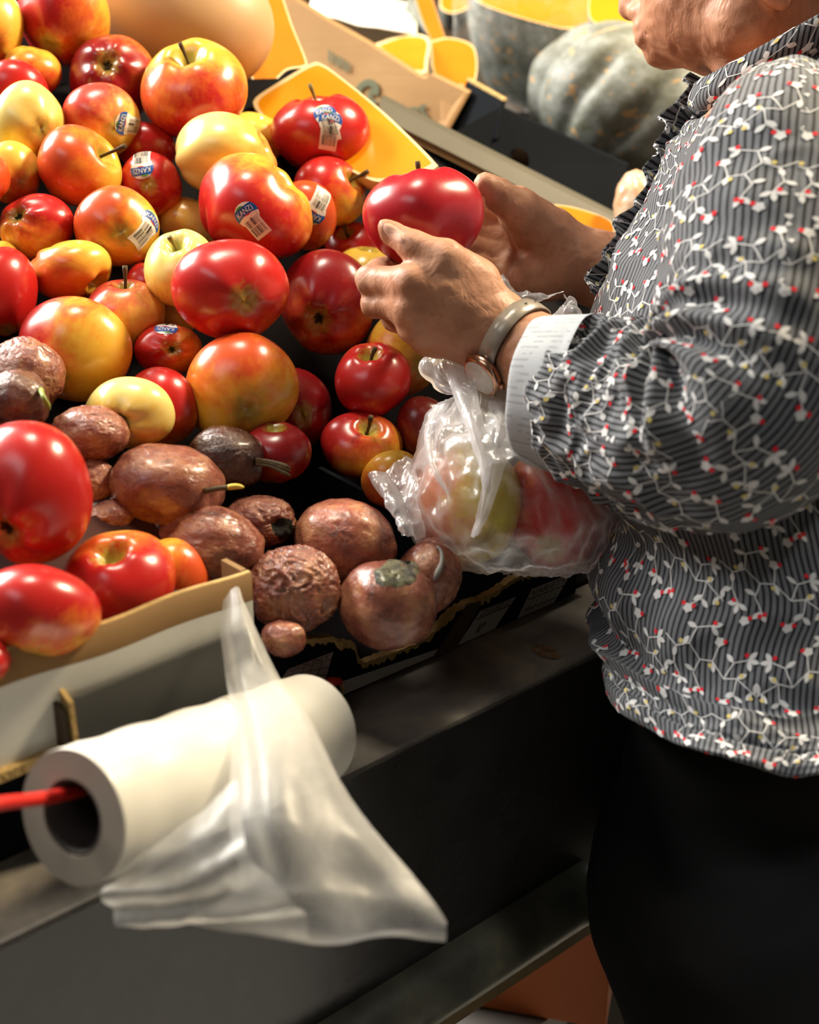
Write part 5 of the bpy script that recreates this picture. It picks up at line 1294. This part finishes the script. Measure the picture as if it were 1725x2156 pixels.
# ---- wristwatch
m_band = NT('croc_strap'); o = m_band.attr('wpos'); 
m_band.P(col=(.30, .265, .225, 1), rough=.28, spec=.6, metal=.15); m_band = m_band.m
m_edge = plain('strap_edge', (.045, .03, .025), .6); m_rose = plain('rose_gold_case', (.62, .36, .24), .22, metal=1.0); m_glass = plain('watch_crystal', (.62, .60, .55), .1); m_hole = plain('strap_hole', (.01, .01, .01), .8)
axw = unit(Wn2 - Wn); wc = P(1092, 728, .9785)
x_ = unit(np.cross(axw, F_)); x_ = x_ if x_ @ U_ > 0 else -x_; y_ = np.cross(axw, x_); y_ = y_ if y_ @ F_ < 0 else -y_     # up in the picture / towards the camera
tilt = .18
wat = empty('wristwatch', wc); wat.parent = shp; wat.location = tuple(wc - org(shp)); ORG[wat.name] = wc
def wring(a, r, w): 
    """point on the wrist: angle from picture-up towards the camera"""
    return wc + r * (math.cos(a) * x_ + math.sin(a) * y_) + axw * w
def body_r(a, w):
    o_ = wring(a, .05, w); d_ = unit(wring(a, 0, w) - o_); h = bb2.ray_cast(Vector(o_), Vector(d_), .06)[0]
    return .0265 if h is None else max(.02, np.linalg.norm(np.array(h) - wring(a, 0, w)))
na = 84; V = []; M = []; F = []
ang = np.linspace(0, 6.2832, na, endpoint=False); hw = .0068
rad = np.array([max(body_r(a, w) for w in (-.006, 0, .006)) for a in ang]) + .0008; rad = np.convolve(np.concatenate([rad[-4:], rad, rad[:4]]), np.ones(9) / 9, 'valid')
prof = [(-hw, 0), (-hw, .0016), (-hw * .93, .0026), (0, .0031), (hw * .93, .0026), (hw, .0016), (hw, 0)]
for i, a in enumerate(ang):
    bump_ = .0004 if (i % 6) == 0 else 0
    for (w, h) in prof: V.append(wring(a, rad[i] + h - (bump_ if h > .002 else 0), w))
n = len(prof); F = [];
for i in range(na):
    k = (i + 1) % na
    for j in range(n):
        l = (j + 1) % n; F.append((i * n + j, k * n + j, k * n + l, i * n + l)); M.append(1 if j in (0, 5, 6) else 0)
mesh_obj('strap', V, F, [m_band, m_edge], wat, mi=M, attrs={'wpos': np.array(V)})
mb = MB()
for a in (.55, .85): 
    i = int(a / 6.2832 * na); c = wring(a, rad[i] + .0032, 0); tg = unit(np.cross(axw, c - wc)); nr = unit(c - wc)
    mb.add([c + nr * .0002 + .0009 * (math.cos(q) * tg + math.sin(q) * axw) for q in np.linspace(0, 6.2832, 10)[:-1]], [tuple(range(9))])
mb.obj('strap_hole', m_hole, wat)
# case: a round dial on the under side of the wrist facing down left
a0 = 2.66; cc_ = wring(a0, rad[int(a0 / 6.2832 * na)] + .001, 0); nr = unit(cc_ - wc); tg = unit(np.cross(axw, nr))
def disc(r, h): return [cc_ + nr * h + r * (math.cos(q) * tg + math.sin(q) * axw) for q in np.linspace(0, 6.2832, 40, endpoint=False)]
V = []
for r, h in ((.0135, 0), (.0155, .001), (.0160, .003), (.0155, .0050), (.0145, .0062), (.0138, .0070), (.0130, .0068)): V += disc(r, h)
F = gridfaces(7, 40, True); mesh_obj('case', V, F + [tuple(range(40))[::-1], tuple(range(240, 280))], m_rose, wat)
mesh_obj('dial', disc(.0129, .0069) + disc(.0118, .0078) + [cc_ + nr * .0083], gridfaces(2, 40, True) + [(40 + i, 40 + (i + 1) % 40, 80) for i in range(40)], m_glass, wat)
mb = MB(); mb.tube([cc_ + axw * .0158 + nr * .003, cc_ + axw * .0184 + nr * .003], [.0016, .0017], 10); mb.obj('crown', m_rose, wat)

# ---- the apple in her hands
FH = dict(kind='a', pal='crim', amt=.36, bd=(-.2, .3, .9), tap=.13, ax=(-.03, .97, .06), label='deep red apple held in both hands of the shopper', stem=.55, calyx=0, stk=None, grp=None, cav=.42, lob=.08, rank=0, hr=128, **HA)
FH['ax'] = (-.09, .99, .10); build_apple(FH, 71)

# ================================================================ plastic bags
def film_mat(name, a0, a1, col=(.94, .94, .96), rough=.25, trl=.55, bs=.4, glo=.16):
    t = NT(name); nt = t.t; nt.nodes.remove(t.b)
    lw = t.n('LayerWeight'); lw.inputs[0].default_value = .5
    o = t.attr('wpos'); g = t.noise(o, 45, 4, .65, 1.2)
    bp = t.n('Bump'); bp.inputs['Strength'].default_value = bs; bp.inputs['Distance'].default_value = .004
    rg = t.math('ABSOLUTE', t.math('SUBTRACT', t.noise(t.map(o, (1, 1, .6)), 60, 3, .5, 1.0), .5)); t.l(rg, bp.inputs['Height'])
    df = t.n('BsdfDiffuse'); df.inputs[0].default_value = (*col, 1); tl = t.n('BsdfTranslucent'); tl.inputs[0].default_value = (*col, 1)
    gl = t.n('BsdfGlossy'); gl.inputs['Roughness'].default_value = rough; gl.inputs[0].default_value = (1, 1, 1, 1); tr = t.n('BsdfTransparent')
    for x in (df, gl, tl): t.l(bp.outputs[0], x.inputs['Normal'])
    m1 = t.n('MixShader'); m1.inputs[0].default_value = trl; t.l(df.outputs[0], m1.inputs[1]); t.l(tl.outputs[0], m1.inputs[2])
    m2 = t.n('MixShader'); t.l(m1.outputs[0], m2.inputs[1]); t.l(gl.outputs[0], m2.inputs[2]); m2.inputs[0].default_value = glo
    m3 = t.n('MixShader'); t.l(tr.outputs[0], m3.inputs[1]); t.l(m2.outputs[0], m3.inputs[2])
    f = t.math('ADD', t.math('MULTIPLY_ADD', lw.outputs['Facing'], a1 - a0, a0), t.math('MULTIPLY_ADD', g, .30, -.15)); sd = t.n('SeparateXYZ'); t.l(t.attr('dens'), sd.inputs[0]); f = t.math('ADD', f, sd.outputs[0], clamp=True); t.l(f, m3.inputs[0])
    t.l(m3.outputs[0], t.o.inputs['Surface']); return t.m
m_bag = film_mat('bag_film', .17, .85, bs=.3)
m_bagw = film_mat('bag_film_gathered', .55, .95)
m_rollfilm = film_mat('roll_bag_film', .30, .8, (.86, .86, .84), .40, bs=.10, glo=.07)

# ---- the bag of apples in her hand
GB = 'apples inside the plastic bag'
BAG = [dict(cx=982, cy=1062, w=236, h=268, d=.988, ax=(-.3, .6, -.7), pal='lime', amt=-.02, bd=(-1, -.2, .1), label='yellow apple with a pink left cheek inside the plastic bag'),
       dict(cx=1172, cy=1072, w=236, h=256, d=1.01, ax=(.2, .7, -.6), pal='red', amt=.22, bd=(.4, -.5, .5), label='large red apple at the right inside the plastic bag'),
       dict(cx=962, cy=930, w=140, h=170, d=1.045, ax=(0, .7, -.6), pal='pale', amt=-.10, bd=(-.6, -.4, .2), label='pale apple at the top left inside the plastic bag')]
for k, f in enumerate(BAG):
    f.update(kind='a', stem=0, calyx=0, stk=None, grp=GB, cav=.34, lob=.04, hr=math.sqrt(f['w'] * f['h']) / 2); build_apple(f, 80 + k)
bagr = empty('plastic_bag', P(1060, 1080, 1.0)); ORG[bagr.name] = np.array(bagr.location)
tag(bagr, 'thin clear plastic bag of apples hanging below the hands of the shopper', 'bag')
# rows: left px, right px, y centre left, y centre right, depth centre, depth half
rows = [(905, 1060, 738, 750, 1.020, .008), (892, 1070, 772, 785, 1.018, .012), (925, 1080, 812, 812, 1.015, .016), (965, 1095, 838, 846, 1.008, .026), (915, 1125, 872, 880, 1.0, .042), (892, 1175, 920, 915, .997, .058),
        (874, 1225, 985, 960, .992, .064), (856, 1268, 1050, 1020, .988, .066), (852, 1290, 1100, 1080, .985, .066), (882, 1286, 1142, 1135, .985, .060), (928, 1258, 1172, 1178, .98, .042), (985, 1220, 1194, 1202, .98, .028), (1060, 1150, 1200, 1206, .98, .006)]
pr = spline(np.array(rows, float), 110); nu = 150; th = np.linspace(0, 6.2832, nu, endpoint=False); G = np.zeros((110, nu, 3))
for i, (l, r, yl, yr, d, dh) in enumerate(pr):
    for j, a in enumerate(th):
        u = .5 - .5 * math.cos(a); x = l + (r - l) * u; y = yl + (yr - yl) * u; G[i, j] = P(x, y, d - dh * math.sin(a))
v = np.linspace(0, 1, 110)[:, None]; N = gridnormals(G, True)
if ((G - G.mean(1, keepdims=True)) * N).sum() < 0: N = -N
gat = np.exp(-((v - .22) / .14) ** 2)           # gathers radiate from the neck
w = .0042 * gat * (ridged(np.stack([np.cos(th)[None] * 5 + 0 * v, np.sin(th)[None] * 5 + 0 * v, v * 1.5 + 0 * th[None]], -1), 3, 2) - .6)
w = w + .0042 * (ridged(np.stack([G[..., 0] * 38 + G[..., 2] * 10, G[..., 1] * 38, G[..., 2] * 22], -1), 8, 3) - .6)
G = G + N * w[..., None]
mesh_obj('film', G.reshape(-1, 3), gridfaces(110, nu, True), m_bag, bagr, attrs={'wpos': G.reshape(-1, 3), 'dens': np.repeat(np.clip((.52 - v) / .22, -.12, .6), nu, 1).reshape(-1, 1) * np.array([[1, 0, 0]])})
def sheet(name, rows_, mat, parent, nv=50, nu=60, amp=.003, fr=45, seed=1, extra=None, thick=.0):
    """film sheet through rows of (x, y, depth) points"""
    R2 = [spline(np.array(r, float), nu) for r in rows_]; C = np.stack([spline(np.array([r[j] for r in R2]), nv) for j in range(nu)], 1)
    G = np.array([[P(*C[i, j]) for j in range(nu)] for i in range(nv)]); N = gridnormals(G)
    w = amp * (ridged(G * fr * np.array([1, 1, .7]), seed, 3) - .6)
    if extra is not None:
        u, v = np.meshgrid(np.linspace(0, 1, nu), np.linspace(0, 1, nv)); w = w + extra(u, v)
    G = G + N * w[..., None]
    return mesh_obj(name, G.reshape(-1, 3), gridfaces(nv, nu), mat, parent, attrs={'wpos': G.reshape(-1, 3)})
sheet('film_ear', [[(870, 968, .985), (815, 985, .975), (778, 1003, .98)], [(880, 1020, .965), (840, 1040, .958), (794, 1040, .97)], [(878, 1070, .955), (850, 1085, .95), (822, 1085, .962)], [(895, 1132, .950), (870, 1130, .945), (846, 1128, .955)]], m_bagw, bagr, seed=2, extra=lambda u, v: .004 * np.sin(u * 9 + v * 3))
# gathered strands: folded strips of film running down from the neck
for k, q in enumerate(([(958, 745), (985, 850), (1018, 960), (1022, 1030)], [(1062, 800), (1062, 880), (1042, 980), (1020, 1075), (1000, 1130)], [(930, 850), (905, 910), (915, 985), (945, 1040)])):
    wd = (34, 40, 18)[k]; L = []
    for i, (x, y) in enumerate(q):
        dz = (.925 + .004 * k) if y > 930 else (.950 if y > 830 else 1.0); t_ = wd * (1 - .8 * i / (len(q) - 1)); L.append([(x - t_, y, dz + .006), (x - t_ * .3, y + 3, dz - .003), (x + t_ * .3, y, dz + .003), (x + t_, y - 3, dz + .005)])
    sheet('film_fold', L, m_bagw, bagr, 40, 26, .0012, 40, 5 + k)
# upper part of the bag behind the wrist
sheet('film_top', [[(1095, 690, 1.03), (1150, 668, 1.04), (1200, 632, 1.05), (1190, 608, 1.06)], [(1120, 705, 1.025), (1165, 690, 1.03), (1215, 655, 1.04), (1232, 642, 1.05)], [(1140, 730, 1.02), (1180, 715, 1.025), (1222, 695, 1.035), (1242, 668, 1.045)]], m_bagw, bagr, seed=12, amp=.004, extra=lambda u, v: .005 * np.sin(u * 8))
sheet('film_top', [[(1045, 588, 1.06), (1060, 578, 1.06), (1072, 600, 1.06)], [(1060, 640, 1.05), (1080, 620, 1.05), (1110, 616, 1.06)], [(1090, 668, 1.04), (1120, 640, 1.05), (1188, 612, 1.06)]], m_bagw, bagr, seed=14, amp=.003)

# ================================================================ roll of produce bags
rr = empty('bag_roll', P(400, 1630, .78)); ORG[rr.name] = np.array(rr.location)
tag(rr, 'blurred white roll of plastic produce bags hung at the front of the counter', 'roll')
ca, cb = P(152, 1722, .70), P(652, 1537, .872); ax = unit(cb - ca); rad = .0345
x_ = unit(np.cross(ax, U_)); y_ = np.cross(x_, ax); nr_ = 90
def rollring(c, r, wob=0): return [c + r * (math.cos(a) * x_ + math.sin(a) * y_) for a in np.linspace(0, 6.2832, nr_, endpoint=False)]
V = []; L = np.linalg.norm(cb - ca); ts = [0, .004, .02] + list(np.linspace(.05, .95, 30)) + [.98, .996, 1]
V += rollring(ca, .0195); 
for u in ts:
    r = rad * (1 - .006 * (u in (0, 1))) + .0006 * math.sin(u * 30) * (.05 < u < .95); V += rollring(ca + (cb - ca) * u, r)
V += rollring(cb, .0195); V += rollring(cb - ax * .0, .0190)
n2 = len(V) // nr_; F = gridfaces(n2 - 1, nr_, True) + [((n2 - 2) * nr_ + i, i, (i + 1) % nr_, (n2 - 2) * nr_ + (i + 1) % nr_)[::-1] for i in range(nr_)]
t = NT('wound_film'); o = t.obj(); g = t.noise(t.map(o, (14, 14, 14)), 1, 4); t.P(col=t.mix(g, (.66, .645, .58, 1), (.74, .725, .66, 1)), rough=.38, spec=.45, sss=.0); m_roll = t.m
t = NT('roll_end_film'); g = t.noise(t.obj(), 60, 4); t.P(col=t.mix(g, (.27, .24, .20, 1), (.34, .30, .25, 1)), rough=.5); m_rend = t.m
M = [1] * nr_ + [0] * (len(F) - nr_); M = [1 if i < nr_ or (i >= (n2 - 3) * nr_ and i < (n2 - 1) * nr_) else 0 for i in range(len(F))]
mesh_obj('wound_bags', V, F, [m_roll, m_rend], rr, mi=M, flat=(1,))
V = rollring(ca + ax * .001, .0193) + rollring(cb - ax * .001, .0193) + rollring(cb - ax * .001, .0175) + rollring(ca + ax * .001, .0175)
F = gridfaces(4, nr_, True) + [(3 * nr_ + i, i, (i + 1) % nr_, 3 * nr_ + (i + 1) % nr_)[::-1] for i in range(nr_)]
mesh_obj('core_tube', V, F, plain('dark_card_core', (.03, .022, .018), .8), rr)
# loose bag drawn off the roll: a peak at the carton corner widening to a triangle
def fold1(u, v): return (.0035 * np.sin(u * 7 + v * 2) + .0015 * np.sin(u * 15 + 1 - v * 4)) * np.clip(v * 1.5, .25, 1)
sheet('loose_bag', [[(468, 1262, .848), (485, 1240, .846), (500, 1238, .846), (512, 1256, .848)], [(462, 1330, .832), (490, 1325, .825), (520, 1325, .825), (548, 1335, .832)], [(474, 1430, .815), (510, 1425, .805), (560, 1420, .808), (596, 1428, .818)],
                    [(486, 1520, .775), (540, 1515, .765), (620, 1505, .775), (668, 1520, .79)], [(484, 1620, .735), (560, 1610, .728), (660, 1600, .745), (724, 1632, .765)], [(480, 1740, .708), (570, 1730, .700), (700, 1735, .715), (790, 1730, .73)],
                    [(500, 1830, .695), (600, 1850, .690), (760, 1850, .705), (880, 1840, .715)], [(470, 1890, .690), (600, 1895, .686), (790, 1900, .70), (938, 1925, .706)], [(400, 1930, .690), (600, 1945, .686), (790, 1960, .698), (942, 1955, .704)], [(380, 1950, .692), (600, 1972, .690), (790, 1982, .70), (940, 1986, .706)]],
      m_rollfilm, rr, 130, 110, .0006, 18, 3, fold1)
sheet('loose_bag', [[(430, 1700, .712), (470, 1660, .71), (500, 1640, .71)], [(330, 1780, .702), (430, 1770, .690), (510, 1740, .69)], [(255, 1835, .695), (380, 1850, .682), (530, 1810, .68)], [(215, 1880, .690), (380, 1895, .680), (600, 1880, .684)], [(232, 1925, .690), (390, 1930, .682), (640, 1925, .686)], [(250, 1942, .692), (400, 1955, .688), (650, 1968, .69)]],
      m_rollfilm, rr, 70, 90, 0.0014, 20, 6, lambda u, v: .004 * np.sin(v * 18 + u * 5) * v)
# red cord through the core
m_cord = plain('red_cord', (.62, .022, .015), .4, bump=(400, .2))
mb = MB(); mb.tube(spline([P(-90, 1712, .635), P(0, 1692, .662), P(150, 1668, .71), ca * .5 + cb * .5 + y_ * .010, P(640, 1500, .885) , P(690, 1441, .93), P(712, 1436, .955)], 60), .0034, 12)
tag(mb.obj('red_cord', m_cord), 'red cord threaded through the core of the produce bag roll', 'cord')
mb = MB(); mb.tube(spline([P(700, 1440, .945), P(708, 1462, .945), P(714, 1482, .945)], 6), [.003, .004, .004, .003, .004, .002], 10); mb.tube(spline([P(712, 1450, .95), P(722, 1444, .95), P(722, 1456, .95), P(712, 1462, .95)], 8), .0012, 8, 1)
tag(mb.obj('cord_hook', [m_blk, m_tan]), 'small dark hook that holds the red cord against the carton', 'hook')
